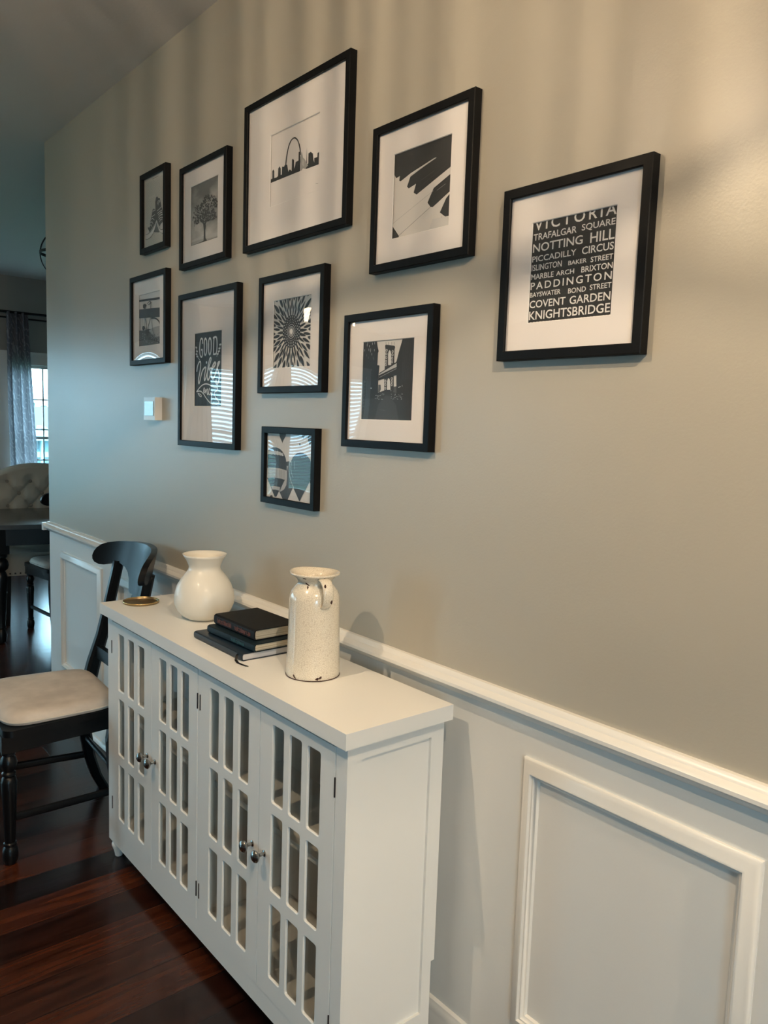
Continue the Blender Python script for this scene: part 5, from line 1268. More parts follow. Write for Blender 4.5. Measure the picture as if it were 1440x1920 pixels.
# ------------------------------------------------------------------ pictures
def text_into(bm, s, u0, v0, u1, v1, f, mi, sp):
    cu = bpy.data.curves.new('t', 'FONT'); cu.body = s; cu.space_character = sp; cu.resolution_u = 3; cu.offset = .012
    o = bpy.data.objects.new('t', cu); me = bpy.data.meshes.new_from_object(o)
    xs = [v.co.x for v in me.vertices]; zs = [v.co.y for v in me.vertices]
    a, b, c, d = min(xs), max(xs), min(zs), max(zs)
    vv = [bm.verts.new(f(u0+(v.co.x-a)/(b-a)*(u1-u0), v0+(v.co.y-c)/(d-c)*(v1-v0))) for v in me.vertices]
    for p in me.polygons:
        try: bm.faces.new([vv[i] for i in p.vertices]).material_index = mi
        except ValueError: pass
    bpy.data.objects.remove(o); bpy.data.curves.remove(cu); bpy.data.meshes.remove(me)
def ribbon(pts, w, asp):
    """outline polygons of a round-ended stroke; pts in print metres"""
    out = []
    P = [Vector((p[0], p[1])) for p in pts]
    Q = []
    # smooth the path
    if len(P) > 2:
        for i in range(len(P)-1):
            p0 = P[max(i-1, 0)]; p1 = P[i]; p2 = P[i+1]; p3 = P[min(i+2, len(P)-1)]
            for k in range(3):
                t = k/3; Q.append(.5*((2*p1)+(p2-p0)*t+(2*p0-5*p1+4*p2-p3)*t*t+(3*p1-p0-3*p2+p3)*t**3))
        Q.append(P[-1])
    else: Q = P
    for a, b in zip(Q, Q[1:]):
        d = b-a
        if d.length < 1e-7: continue
        n = Vector((-d.y, d.x)).normalized()*w/2; out.append([a+n, a-n, b-n, b+n])
    if w > .0012:
        for q in Q: out.append([q+Vector((cos(2*pi*i/8), sin(2*pi*i/8)))*w/2 for i in range(8)])
    return out
def print_mesh(x0, z0, w, h, y0, ops, bgmat):
    bm = NB(); mats = [bgmat]; idx = {}
    v = [bm.verts.new(p) for p in ((x0, y0, z0), (x0+w, y0, z0), (x0+w, y0, z0+h), (x0, y0, z0+h))]; bm.faces.new(v)
    y = y0
    for k, op in enumerate(ops):
        y -= 4e-5 if k < 22 else min(4e-5, .0006/max(1, len(ops)-22))
        g = op[1]
        if g not in idx: idx[g] = len(mats); mats.append(ink(g))
        mi = idx[g]; f = lambda u, vv: (x0+u*w, y, z0+vv*h)
        if op[0] == 'p':
            pl = op[2]; vs_ = [bm.verts.new(f(*q)) for q in pl]
            for t in tessellate_polygon([[Vector((q[0], q[1], 0)) for q in pl]]):
                try: bm.faces.new([vs_[i] for i in t]).material_index = mi
                except ValueError: pass
        elif op[0] == 's':
            for j, poly in enumerate(ribbon([(q[0]*w, q[1]*h) for q in op[3]], op[2]*h, 1)):
                vs_ = [bm.verts.new((x0+q.x, y-j*5e-7, z0+q.y)) for q in poly]; bm.faces.new(vs_).material_index = mi
        elif op[0] == 't': text_into(bm, op[2], op[3], op[4], op[5], op[6], f, mi, op[7])
    for co, no in (((x0, 0, 0), (-1, 0, 0)), ((x0+w, 0, 0), (1, 0, 0)), ((0, 0, z0), (0, 0, -1)), ((0, 0, z0+h), (0, 0, 1))):
        bmesh.ops.bisect_plane(bm, geom=bm.verts[:]+bm.edges[:]+bm.faces[:], plane_co=co, plane_no=no, clear_outer=True, dist=1e-7)
    bm.normal_update()
    for fc in bm.faces:
        if fc.normal.y > 0: fc.normal_flip()
    return bm, mats
def picture(x0, x1, z0, z1, key, label, opening=None, bgm=None, bulge=.0005, tilt=(0, 0), page=None):
    cx = (x0+x1)/2; w = thing('framed_picture', label, 'picture', (cx, 0, z0), group='black framed pictures on the wall')
    pr = [(0, -.0015), (0, .0185), (-.0015, .020), (-.0175, .020), (-.019, .0185), (-.019, .0145), (-.0165, .0145), (-.0165, -.0015)]
    bm = NB(); sweep(bm, [(a, b) for a, b in pr], [(x0, -.002, z0), (x1, -.002, z0), (x1, -.002, z1), (x0, -.002, z1)], (0, -1, 0), closed=True)
    for v in bm.verts: v.co.y = min(v.co.y, -.0005)
    obj('frame', bm, M['frame'], w)
    i0, i1, j0, j1 = x0+.0166, x1-.0166, z0+.0166, z1-.0166
    obj('backing', B(i0, i1, -.006, -.003, j0, j1), M['dark'], w)
    if opening:
        ow, oh = opening; ox, oz = (x0+x1-ow)/2, (z0+z1-oh)/2; bm = NB()
        o = [(i0, j0), (i1, j0), (i1, j1), (i0, j1)]; n_ = [(ox, oz), (ox+ow, oz), (ox+ow, oz+oh), (ox, oz+oh)]
        e = .0014; ni = [(ox+e, oz+e), (ox+ow-e, oz+e), (ox+ow-e, oz+oh-e), (ox+e, oz+oh-e)]
        A = [bm.verts.new((a, -.0135, b)) for a, b in o]; C_ = [bm.verts.new((a, -.0135, b)) for a, b in n_]
        D = [bm.verts.new((a, -.0118, b)) for a, b in ni]; E_ = [bm.verts.new((a, -.0118, b)) for a, b in o]
        for i in range(4):
            j = (i+1) % 4
            bm.faces.new([A[i], A[j], C_[j], C_[i]]); bm.faces.new([C_[i], C_[j], D[j], D[i]]).material_index = 1
            bm.faces.new([D[i], D[j], E_[j], E_[i]]); bm.faces.new([E_[i], E_[j], A[j], A[i]])
        obj('mat_board', bm, None, w, mats=[M['matb'], M['matcore']])
        pb, mats = print_mesh(ox-.0001, oz-.0001, ow+.0002, oh+.0002, -.0102, ART[key], bgm or M['matb'])
    else:
        pb, mats = print_mesh(i0, j0, i1-i0, j1-j0, -.0102, ART[key], bgm or M['print0'])
    org = Vector(ORG[w.name]); bmesh.ops.translate(pb, verts=pb.verts, vec=-org)
    me = bpy.data.meshes.new('print'); pb.to_mesh(me); pb.free()
    for m_ in mats: me.materials.append(m_)
    o = bpy.data.objects.new('print', me); COL.objects.link(o); o.parent = w; ORG[o.name] = tuple(org)
    n = 12; bm = NB(); g = []
    for a in range(n+1):
        row = []
        for b in range(n+1):
            u, v = a/n, b/n
            yy = -.0150-bulge*(1-(2*u-1)**2)*(1-(2*v-1)**2)*2+tilt[0]*(u-.5)+tilt[1]*(v-.5)
            row.append(bm.verts.new((i0-.001+(i1-i0+.002)*u, yy, j0-.001+(j1-j0+.002)*v)))
        g.append(row)
    for a in range(n):
        for b in range(n): bm.faces.new([g[a][b], g[a+1][b], g[a+1][b+1], g[a][b+1]])
    obj('glazing', bm, M['glass'], w, smooth='all')
    return w
# generated details for two of the prints
rnd = random.Random(4)
pg = []
for r in range(58):
    v = .945-r*.0162
    if r == 0: pg.append(('s', .30, .006, [(.38, v+.012), (.66, v+.012)])); continue
    if r in (14, 15) : segs = [(.07, .22), (.52, .93)]
    else: segs = [(.07, .93)]
    for a, b in segs:
        x = a
        while x < b:
            e = min(b, x+rnd.uniform(.05, .22)); pg.append(('s', .45, .0038, [(x, v), (e, v)])); x = e+.016
ART['sneakers'] = [('s', .62, .018, [(.30, .0), (.31, .0)])][:0]+pg+ART['sneakers']
md = []
CX_, CY_, asp = .49, .52, .1905/.1905
def petal(r0, r1, wd, a, g=.09, fat=.5):
    pts = []; N = 7
    for s in (1, -1):
        rng = range(N+1) if s == 1 else range(N, -1, -1)
        for i in rng:
            t = i/N; rr = r0+(r1-r0)*t; ww = wd*(sin(pi*min(1, t**fat)))*(.25+.75*t) if 0 < t < 1 else 0
            pts.append((CX_+rr*cos(a)-s*ww*sin(a), CY_+rr*sin(a)+s*ww*cos(a)))
    return ('p', g, pts[:-1])
def disc(r, g, n=36, c=None, sq=1):
    c = c or (CX_, CY_); return ('p', g, [(c[0]+r*cos(2*pi*i/n), c[1]+r*sin(2*pi*i/n)) for i in range(n)])
for k, (r0, r1, wd, n, off) in enumerate([(.60, .86, .068, 26, .5), (.43, .66, .056, 26, 0), (.31, .52, .044, 26, .5), (.20, .40, .038, 26, 0)]):
    for i in range(n): md.append(petal(r0, r1*rnd.uniform(.96, 1.05), wd*rnd.uniform(.8, 1.15), 2*pi*(i+off)/n+rnd.uniform(-.02, .02)))
md.append(disc(.235, .09))
for rr, n, s in ((.205, 26, .013), (.165, 24, .011), (.130, 22, .009)):
    for i in range(n):
        a = 2*pi*(i+.5*(n % 4 == 0))/n; md.append(petal(rr-s*1.2, rr+s*1.6, s*.75, a, .78, 1))
md += [disc(.103, .80), disc(.096, .09), disc(.075, .75), disc(.066, .09), disc(.056, .7), disc(.048, .15), disc(.040, .85)]
ART['mandala'] = md

def treesky():
    m, n, b = newmat('cloudy_grey_sky_print'); b.inputs['Roughness'].default_value = .6
    t = n.nodes.new('ShaderNodeTexCoord'); mp = n.nodes.new('ShaderNodeMapping'); mp.inputs['Scale'].default_value = (9, 1, 16); mp.inputs['Rotation'].default_value = (0, .5, 0)
    no = n.nodes.new('ShaderNodeTexNoise'); no.inputs['Scale'].default_value = 1; no.inputs['Detail'].default_value = 3
    n.links.new(t.outputs['Object'], mp.inputs[0]); n.links.new(mp.outputs[0], no.inputs['Vector'])
    s = n.nodes.new('ShaderNodeSeparateXYZ'); n.links.new(t.outputs['Object'], s.inputs[0])
    a = n.nodes.new('ShaderNodeMath'); a.operation = 'MULTIPLY_ADD'; a.inputs[1].default_value = -2.2; a.inputs[2].default_value = .36; n.links.new(s.outputs['Z'], a.inputs[0])
    ad = n.nodes.new('ShaderNodeMath'); ad.operation = 'ADD'; n.links.new(a.outputs[0], ad.inputs[0]); n.links.new(no.outputs['Fac'], ad.inputs[1])
    r = n.nodes.new('ShaderNodeValToRGB'); r.color_ramp.elements[0].position = .30; r.color_ramp.elements[0].color = (.17, .17, .165, 1)
    r.color_ramp.elements[1].position = .75; r.color_ramp.elements[1].color = (.62, .60, .57, 1)
    n.links.new(ad.outputs[0], r.inputs[0]); n.links.new(r.outputs[0], b.inputs['Base Color']); return m
O8 = (.1905, .1905); O810 = (.1905, .2413)
light = mat('print_light', (.76, .73, .69), .6); darkp = mat('print_charcoal', (.020, .020, .020), .6); page = mat('old_page_paper', (.68, .66, .59), .7)
picture(-2.907, -2.685, 2.048, 2.330, 'sneakers', 'small black frame with a pair of laced sneakers drawn on a printed book page', bgm=page)
picture(-2.574, -2.246, 1.950, 2.281, 'tree', 'black framed photo of a lone tree under a cloudy grey sky', O8, treesky())
picture(-2.141, -1.628, 1.945, 2.360, 'arch_skyline', 'largest black frame, wide white mat around a tall arch above a city skyline', (.2413, .1956))
picture(-1.530, -1.197, 1.811, 2.145, 'piano', 'black framed close-up photo of slanting piano keys', O8, light)
picture(-1.104, -.774, 1.587, 1.919, 'london', 'black framed print of London place names in white capitals on black', O8, darkp)
picture(-3.003, -2.680, 1.645, 1.974, 'bicycle', 'black framed photo of a bicycle leaning on a dark rail, above the thermostat', O8, light, bulge=.0012)
picture(-2.578, -2.172, 1.357, 1.867, 'good_vibes', 'tall black frame holding a white on black lettering print about good vibes', O810, darkp)
picture(-2.044, -1.715, 1.531, 1.862, 'mandala', 'black framed print of a radiating black petal flower pattern', O8, light, bulge=.0009)
picture(-1.624, -1.296, 1.393, 1.721, 'bridge', 'black framed photo of a bridge tower between dark city buildings', O8, light)
picture(-2.016, -1.739, 1.212, 1.435, 'balloons', 'smallest wide black frame with a photo of hot air balloons, lowest on the wall', bgm=light)

# ------------------------------------------------------------------ thermostat
t = thing('thermostat', 'small square white thermostat on the wall below the bicycle picture', 'thermostat', (-2.81, 0, 1.44))
obj('body', B(-2.853, -2.753, -.028, -.0006, 1.440, 1.523), M['plastic'], t, bev=.005, seg=3, smooth=True)
obj('screen', B(-2.842, -2.764, -.0305, -.027, 1.456, 1.508), M['lcd'], t, bev=.001)
# ------------------------------------------------------------------ cabinet
cab = thing('glass_door_cabinet', 'long low white cabinet with four divided glass doors against the wall', 'cabinet', (-1.82, -.19, 0))
XL, XR, YF, YB = -2.462, -1.181, -.312, -.047
bm = NB(); box(bm, -2.482, -1.162, -.332, -.040, .818, .852); obj('top', bm, M['cab'], cab, bev=.0015)
# end panels: frame with a sunk field and a foot at the back notched for the baseboard
def end_panel(xa, xb, name):
    s = 1 if xb > -1.5 else -1; bm = NB()
    xo = xb if s > 0 else xa; xi = xa if s > 0 else xb
    lo, hi = min(xo, xi), max(xo, xi)
    y0, y1, z0, z1 = YF, YB, .057, .818
    pt = [(-.276, .132), (-.084, .132), (-.084, .781), (-.276, .781)]
    box(bm, lo, hi, -.2952, -.276, z0, z1); box(bm, lo, hi, -.084, -.057, .03, z1); box(bm, lo, hi, -.057, YB, .248, z1)
    box(bm, lo, hi, -.276, -.084, .781, z1); box(bm, lo, hi, -.276, -.084, z0, .132)
    r = .007
    box(bm, (lo if s > 0 else lo+r), (hi-r if s > 0 else hi), -.2762, -.0838, .1318, .7812)
    return obj(name, bm, M['cab'], cab)
end_panel(-1.201, XR, 'side_panel'); end_panel(XL, -2.442, 'side_panel')
bm = NB(); box(bm, -2.442, -1.201, -.056, -.050, .10, .818); obj('back_panel', bm, M['cabin'], cab)
bm = NB(); box(bm, -2.442, -1.201, -.295, -.057, .105, .118); obj('bottom_board', bm, M['cabin'], cab)
bm = NB(); box(bm, -2.442, -1.201, -.270, -.057, .478, .494); obj('shelf', bm, M['cabin'], cab)
bm = NB(); box(bm, -1.829, -1.811, -.300, -.057, .118, .818); obj('partition', bm, M['cabin'], cab)
bm = NB()
box(bm, XL-.0003, -2.429, YF, -.295, .057, .818); box(bm, -1.2175, XR+.0005, YF-.0005, -.295, .057, .818)
box(bm, -2.429, -1.2175, YF, -.295, .803, .818); box(bm, -2.429, -1.2175, YF, -.295, .057, .1065); box(bm, -1.8265, -1.8135, YF, -.295, .1065, .803)
obj('front_frame', bm, M['cab'], cab)
def hole_door(bm, x0, x1, z0, z1, cols, rows, yf, yb, rc=.006):
    """a door leaf with rounded rectangular lights cut through it"""
    def rr(a, b, c, d):
        P = []
        for (cx, cz, s0) in ((b-rc, d-rc, 0), (a+rc, d-rc, 90), (a+rc, c+rc, 180), (b-rc, c+rc, 270)):
            for k in range(4): P.append((cx+rc*cos(radians(s0+30*k)), cz+rc*sin(radians(s0+30*k))))
        return P
    holes = [rr(a, b, c, d) for (a, b) in cols for (c, d) in rows]
    # cell grid: each hole sits in a cell ring; solid strips elsewhere
    xs = [x0]+[(cols[i][1]+cols[i+1][0])/2 for i in range(len(cols)-1)]+[x1]
    zs = [z0]+[(rows[i][1]+rows[i+1][0])/2 for i in range(len(rows)-1)]+[z1]
    for i, (a, b) in enumerate(cols):
        for j, (c, d) in enumerate(rows):
            h = rr(a, b, c, d); X0, X1, Z0, Z1 = xs[i], xs[i+1], zs[j], zs[j+1]
            out = [(X1, Z1), (X0, Z1), (X0, Z0), (X1, Z0)]
            ch = .0016
            hi_ = [((a+b)/2+((p-(a+b)/2))*(1+2*ch/(b-a)), (c+d)/2+(q-(c+d)/2)*(1+2*ch/(d-c))) for p, q in h]
            O = [bm.verts.new((p, yf, q)) for p, q in out]; Ob = [bm.verts.new((p, yb, q)) for p, q in out]
            Hc = [bm.verts.new((p, yf, q)) for p, q in hi_]; Hf = [bm.verts.new((p, yf+ch, q)) for p, q in h]; Hb = [bm.verts.new((p, yb, q)) for p, q in h]
            n = 16
            for k in range(4):
                seg = [Hc[4*k+m] for m in range(4)]
                for m in range(3): bm.faces.new([O[k], seg[m+1], seg[m]])
                k2 = (k+1) % 4; bm.faces.new([O[k], O[k2], Hc[4*k2], seg[3]])
                segb = [Hb[4*k+m] for m in range(4)]
                for m in range(3): bm.faces.new([Ob[k], segb[m], segb[m+1]])
                bm.faces.new([Ob[k2], Ob[k], segb[3], Hb[4*k2]])
            for m in range(n):
                m2 = (m+1) % n
                bm.faces.new([Hc[m], Hc[m2], Hf[m2], Hf[m]]); bm.faces.new([Hf[m], Hf[m2], Hb[m2], Hb[m]])
    A = [(x0, z0), (x1, z0), (x1, z1), (x0, z1)]
    for k in range(4):
        p, q = A[k], A[(k+1) % 4]
        bm.faces.new([bm.verts.new((p[0], yf, p[1])), bm.verts.new((q[0], yf, q[1])), bm.verts.new((q[0], yb, q[1])), bm.verts.new((p[0], yb, p[1]))])
    bmesh.ops.remove_doubles(bm, verts=bm.verts, dist=1e-5)
    return bm
rows = [(.160, .342), (.376, .560), (.588, .771)]
doors = [(-2.4265, -2.1220, -1), (-2.1196, -1.8285, 1), (-1.8115, -1.5130, -1), (-1.5106, -1.2200, 1)]
for k, (a, b, sd) in enumerate(doors):
    w_ = b-a; cw = .046; gp = (w_-2*.052-3*cw)/2; cols = [(a+.052+i*(cw+gp), a+.052+i*(cw+gp)+cw) for i in range(3)]
    bm = NB(); hole_door(bm, a, b, .108, .8015, cols, rows, YF-.001, YF+.0045)
    for (p0, p1, q0, q1) in ((a, a+.038, .108, .8015), (b-.038, b, .108, .8015), (a+.038, b-.038, .108, .146), (a+.038, b-.038, .784, .8015)): box(bm, p0, p1, YF+.0046, YF+.016, q0, q1)
    d = obj('door', bm, M['cab'], cab)
    obj('glass', B(a+.04, b-.04, YF+.0046, YF+.0066, .147, .783), M['cabglass'], d)
    kx = b-.026 if sd < 0 else a+.026; kz = .453
    kb = NB(); prof = [(0, 0), (.0075, 0), (.0075, .002), (.0042, .004), (.0045, .014), (.008, .017), (.0132, .0215), (.0145, .0255), (.0118, .030), (.006, .033), (0, .0335)]
    lathe(kb, prof, (0, 0, 0), 20); bmesh.ops.rotate(kb, verts=kb.verts, cent=(0, 0, 0), matrix=Matrix.Rotation(radians(90), 3, 'X'))
    bmesh.ops.translate(kb, verts=kb.verts, vec=(kx, YF-.001, kz))
    obj('knob', kb, M['nickel'], d, smooth=True)
    hx = a-.0006 if sd < 0 else b+.0006
    for hz in (.717, .195):
        hb = NB(); tube(hb, [(hx, YF-.0012, hz-.021), (hx, YF-.0012, hz+.021)], .0019, 8); obj('hinge', hb, M['hinge'], d, smooth=True)
for fx, fy in ((-2.435, -.290), (-1.212, -.290), (-2.435, -.092), (-1.212, -.092)):
    fb = NB(); lathe(fb, [(.010, 0), (.012, .002), (.013, .010), (.016, .022), (.0215, .036), (.0225, .043), (.0195, .050), (.014, .0545), (.018, .057)], (fx, fy, 0), 24)
    obj('foot', fb, M['cab'], cab, smooth=True)

# ------------------------------------------------------------------ things on the cabinet
TZ = .852
bm = NB(); lathe(bm, [(0, .001), (.046, .001), (.052, .002), (.0535, .006), (.055, .007), (.0565, .005), (.0555, .001), (.054, 0), (0, 0)], (0, 0, 0), 48)
t = thing('coaster', 'round bronze coaster with a beaded gold rim at the left end of the cabinet top', 'coaster', (-2.413, -.222, TZ))
obj('dish', bm, M['coaster'], t, local=True, smooth=True)
bm = NB(); tube(bm, [(.0555*cos(i*pi/24), .0555*sin(i*pi/24), .0065) for i in range(48)], .0017, 8, closed=True); obj('rim', bm, M['brass'], t, local=True, smooth='all')
bm = NB()
out = [(0, .0), (.047, .0), (.052, .003), (.066, .012), (.080, .028), (.0885, .048), (.0895, .062), (.087, .082), (.080, .104), (.068, .124), (.056, .139), (.0485, .149), (.0462, .156), (.0475, .164), (.053, .176), (.060, .188), (.0655, .197)]
inn = [(.063, .1965), (.057, .186), (.050, .175), (.044, .164), (.043, .156), (.050, .142), (.070, .115), (.080, .080), (.078, .05), (.05, .012), (0, .008)]
lathe(bm, out+inn, (0, 0, 0), 64)
t = obj('vase', bm, M['vase'], None, local=True, smooth='all'); t.location = (-2.128, -.143, TZ)
t['label'] = 'round bellied cream vase with a flared neck behind the books'; t['category'] = 'vase'
# enamel style jug
t = thing('jug', 'tall cream crackle-glazed jug with brown chips and a small handle on the cabinet', 'jug', (-1.507, -.173, TZ))
out = [(0, .0015), (.0625, .0), (.0645, .002), (.0642, .01), (.0628, .05), (.0615, .10), (.0603, .16), (.0598, .184), (.0585, .194), (.054, .205), (.047, .214), (.0415, .2205), (.040, .2255), (.043, .232), (.051, .2395), (.0575, .243), (.0592, .2455), (.0585, .2485)]
inn = [(.055, .2480), (.047, .243), (.039, .236), (.036, .226), (.040, .217), (.052, .200), (.055, .185), (.057, .10), (.058, .01), (0, .008)]
bm = NB(); lathe(bm, out+inn, (0, 0, 0), 64)
# the rim is pinched up a little into a lip on the left
for v in bm.verts:
    if v.co.z > .23:
        a = math.atan2(v.co.y, v.co.x); k = max(0, cos(a-radians(190)))**4*(v.co.z-.23)/.018
        v.co.x += cos(radians(190))*.006*k; v.co.y += sin(radians(190))*.006*k; v.co.z += .002*k
body = obj('body', bm, M['jug'], t, local=True, smooth='all')
ha = radians(-12); hd = Vector((cos(ha), sin(ha), 0))
pth = [hd*.050+Vector((0, 0, .238)), hd*.064+Vector((0, 0, .236)), hd*.076+Vector((0, 0, .226)), hd*.081+Vector((0, 0, .210)), hd*.079+Vector((0, 0, .193)), hd*.070+Vector((0, 0, .180)), hd*.058+Vector((0, 0, .173))]
Q = []
for i in range(len(pth)-1):
    for k in range(4):
        p0, p1, p2, p3 = pth[max(i-1, 0)], pth[i], pth[i+1], pth[min(i+2, len(pth)-1)]; s = k/4
        Q.append(.5*((2*p1)+(p2-p0)*s+(2*p0-5*p1+4*p2-p3)*s*s+(3*p1-p0-3*p2+p3)*s**3))
Q.append(pth[-1])
bm = NB(); tube(bm, Q, [.0135-.004*i/len(Q) for i in range(len(Q))], 12, flat=(1.1, .32)); obj('handle', bm, M['jug'], t, local=True, smooth='all')
# chips in the glaze, seated on the body's surface
bm = NB(); rc_ = random.Random(8)
def radat(z):
    for (r0, z0), (r1, z1) in zip(out, out[1:]):
        if z0 <= z <= z1 and z1 > z0: return r0+(r1-r0)*(z-z0)/(z1-z0)
    return .06
def chip(adeg, z, wa, hz, rot=0):
    n = 9; pts = []; bm = chip.bm
    for i in range(n):
        q = 2*pi*i/n; s = rc_.uniform(.6, 1.2); a = wa*cos(q)*s; b = hz*sin(q)*s; ca, sa = cos(rot), sin(rot)
        pts.append((a*ca-b*sa, a*sa+b*ca))
    vv = []
    for a, b in pts:
        zz = max(.0025, z+b); r = radat(zz)+.0005; an = radians(adeg)+a/r; vv.append(bm.verts.new((r*cos(an), r*sin(an), zz)))
    bm = chip.bm
    c = bm.verts.new(((radat(z)+.0008)*cos(radians(adeg)), (radat(z)+.0008)*sin(radians(adeg)), z))
    for i in range(n): bm.faces.new([c, vv[i], vv[(i+1) % n]])
CAMA = -34.7                          # direction from the jug to the room side it is seen from
for a, z, wa, hz, ro in ((-78, .009, .003, .0045, .6), (-75, .006, .005, .0018, -.6), (-26, .007, .0045, .004, 0), (-19, .009, .003, .005, -.6), (-60, .225, .006, .002, -.5), (-57, .219, .002, .004, .4), (-62, .240, .006, .0022, 0), (-12, .242, .003, .002, 0), (-130, .243, .005, .002, 0)):
    chip.bm = NB(); chip(a, z, wa, hz, ro); obj('glaze_chip', chip.bm, M['chip'], body, local=True)
bm = NB(); tube(bm, [(.0643*cos(2*pi*i/64), .0643*sin(2*pi*i/64), .0016) for i in range(64)], .0011, 6, closed=True)
obj('worn_foot_edge', bm, M['chip'], body, local=True, smooth='all')
for (fx, sd) in ((8, -1), (16, 1)):
    p = Q[fx]; nrm = (p-Vector((hd.x*.050, hd.y*.050, .205))).normalized(); side = Vector((-hd.y, hd.x, 0))*sd
    bm = NB(); bmesh.ops.create_icosphere(bm, subdivisions=2, radius=.0032, matrix=Matrix.Translation(p+nrm*.0025+side*.0075)@Matrix.Diagonal((.8, .8, 1.7, 1)))
    obj('glaze_chip', bm, M['chip'], body, local=True, smooth='all')

# books
def book(loc, w, d, h, cov, pages, label, rz=0, cvt=.0024, title=None, round_=True):
    """spine on the -y side along x"""
    t = thing('book', label, 'book', loc, rz, 'books stacked on the cabinet'); bm = NB()
    x0, x1, y0, y1 = -w/2, w/2, -d/2, d/2
    P = [(y1, 0), (y1, cvt), (y0+.006, cvt), (y0+.004, h*.3), (y0+.004, h*.7), (y0+.006, h-cvt), (y1, h-cvt), (y1, h), (y0+.006, h), (y0+.001, h*.86), (y0, h*.5), (y0+.001, h*.14), (y0+.006, 0)]
    A = [bm.verts.new((x0, p, q)) for p, q in P]; Bv = [bm.verts.new((x1, p, q)) for p, q in P]; n = len(P)
    for i in range(n): bm.faces.new([A[i], A[(i+1) % n], Bv[(i+1) % n], Bv[i]])
    for tr in tessellate_polygon([[Vector((p, q, 0)) for p, q in P]]):
        bm.faces.new([A[i] for i in tr]); bm.faces.new([Bv[i] for i in tr])
    obj('cover', bm, cov, t, local=True, smooth=True)
    bm = NB(); box(bm, x0+.003, x1-.003, y0+.005, y1-.004, cvt, h-cvt); obj('page_block', bm, pages, t, local=True)
    for a, b, m_ in (title or ()):         # worn lettering, too faded to read: broken strokes
        tb = NB(); rq = random.Random(int(a*100)); x = a
        while x < b-.015:
            wd_ = rq.uniform(.014, .024); lo_, hi_ = rq.choice(((.30, .62), (.30, .74), (.22, .62)))
            for (p, q, u_, v_) in ((x, x+.006, lo_, hi_), (x+wd_-.006, x+wd_, .30, .62), (x, x+wd_, .30, .36), (x, x+wd_, .56, .62)):
                if rq.random() < .75: box(tb, x0+p*w, x0+q*w, y0-.0004, y0+.0003, u_*h, v_*h)
            x += wd_+.010
        obj('spine_lettering', tb, m_, t, local=True)
    return t
bk1 = book((-1.813, -.170, TZ), .262, .196, .019, M['navy'], M['pagewhite'], 'large navy notebook with a ribbon marker at the bottom of the stack', cvt=.002)
bm = NB(); sec = [(.110, -.092, .0165), (.116, -.1025, .012), (.121, -.108, .003), (.138, -.112, .0012), (.158, -.110, .0012), (.176, -.107, .0012)]
# a flat ribbon trailing over the fore edge corner
w0 = Vector((.004, .009, 0)).normalized()*.0032
vs1 = [bm.verts.new(Vector((p[0], p[1], p[2]))+w0) for p in sec]; vs2 = [bm.verts.new(Vector((p[0], p[1], p[2]))-w0) for p in sec]
vs3 = [bm.verts.new(v.co+Vector((0, 0, .0008))) for v in vs1]; vs4 = [bm.verts.new(v.co+Vector((0, 0, .0008))) for v in vs2]
for i in range(len(sec)-1):
    bm.faces.new([vs1[i], vs1[i+1], vs2[i+1], vs2[i]]); bm.faces.new([vs3[i], vs4[i], vs4[i+1], vs3[i+1]])
    bm.faces.new([vs1[i], vs3[i], vs3[i+1], vs1[i+1]]); bm.faces.new([vs2[i], vs2[i+1], vs4[i+1], vs4[i]])
obj('ribbon_marker', bm, M['black'], bk1, local=True)
book((-1.795, -.162, TZ+.0195), .236, .158, .021, M['teal'], M['pages'], 'dark teal hardback in the middle of the book stack', rz=.035, title=[(.52, .80, M['tealfoil'])])
book((-1.806, -.155, TZ+.0410), .208, .138, .028, M['blackcloth'], M['pages'], 'thick black hardback with faded red spine lettering on top of the stack', rz=.02, title=[(.10, .46, M['redfoil']), (.52, .92, M['redfoil'])])

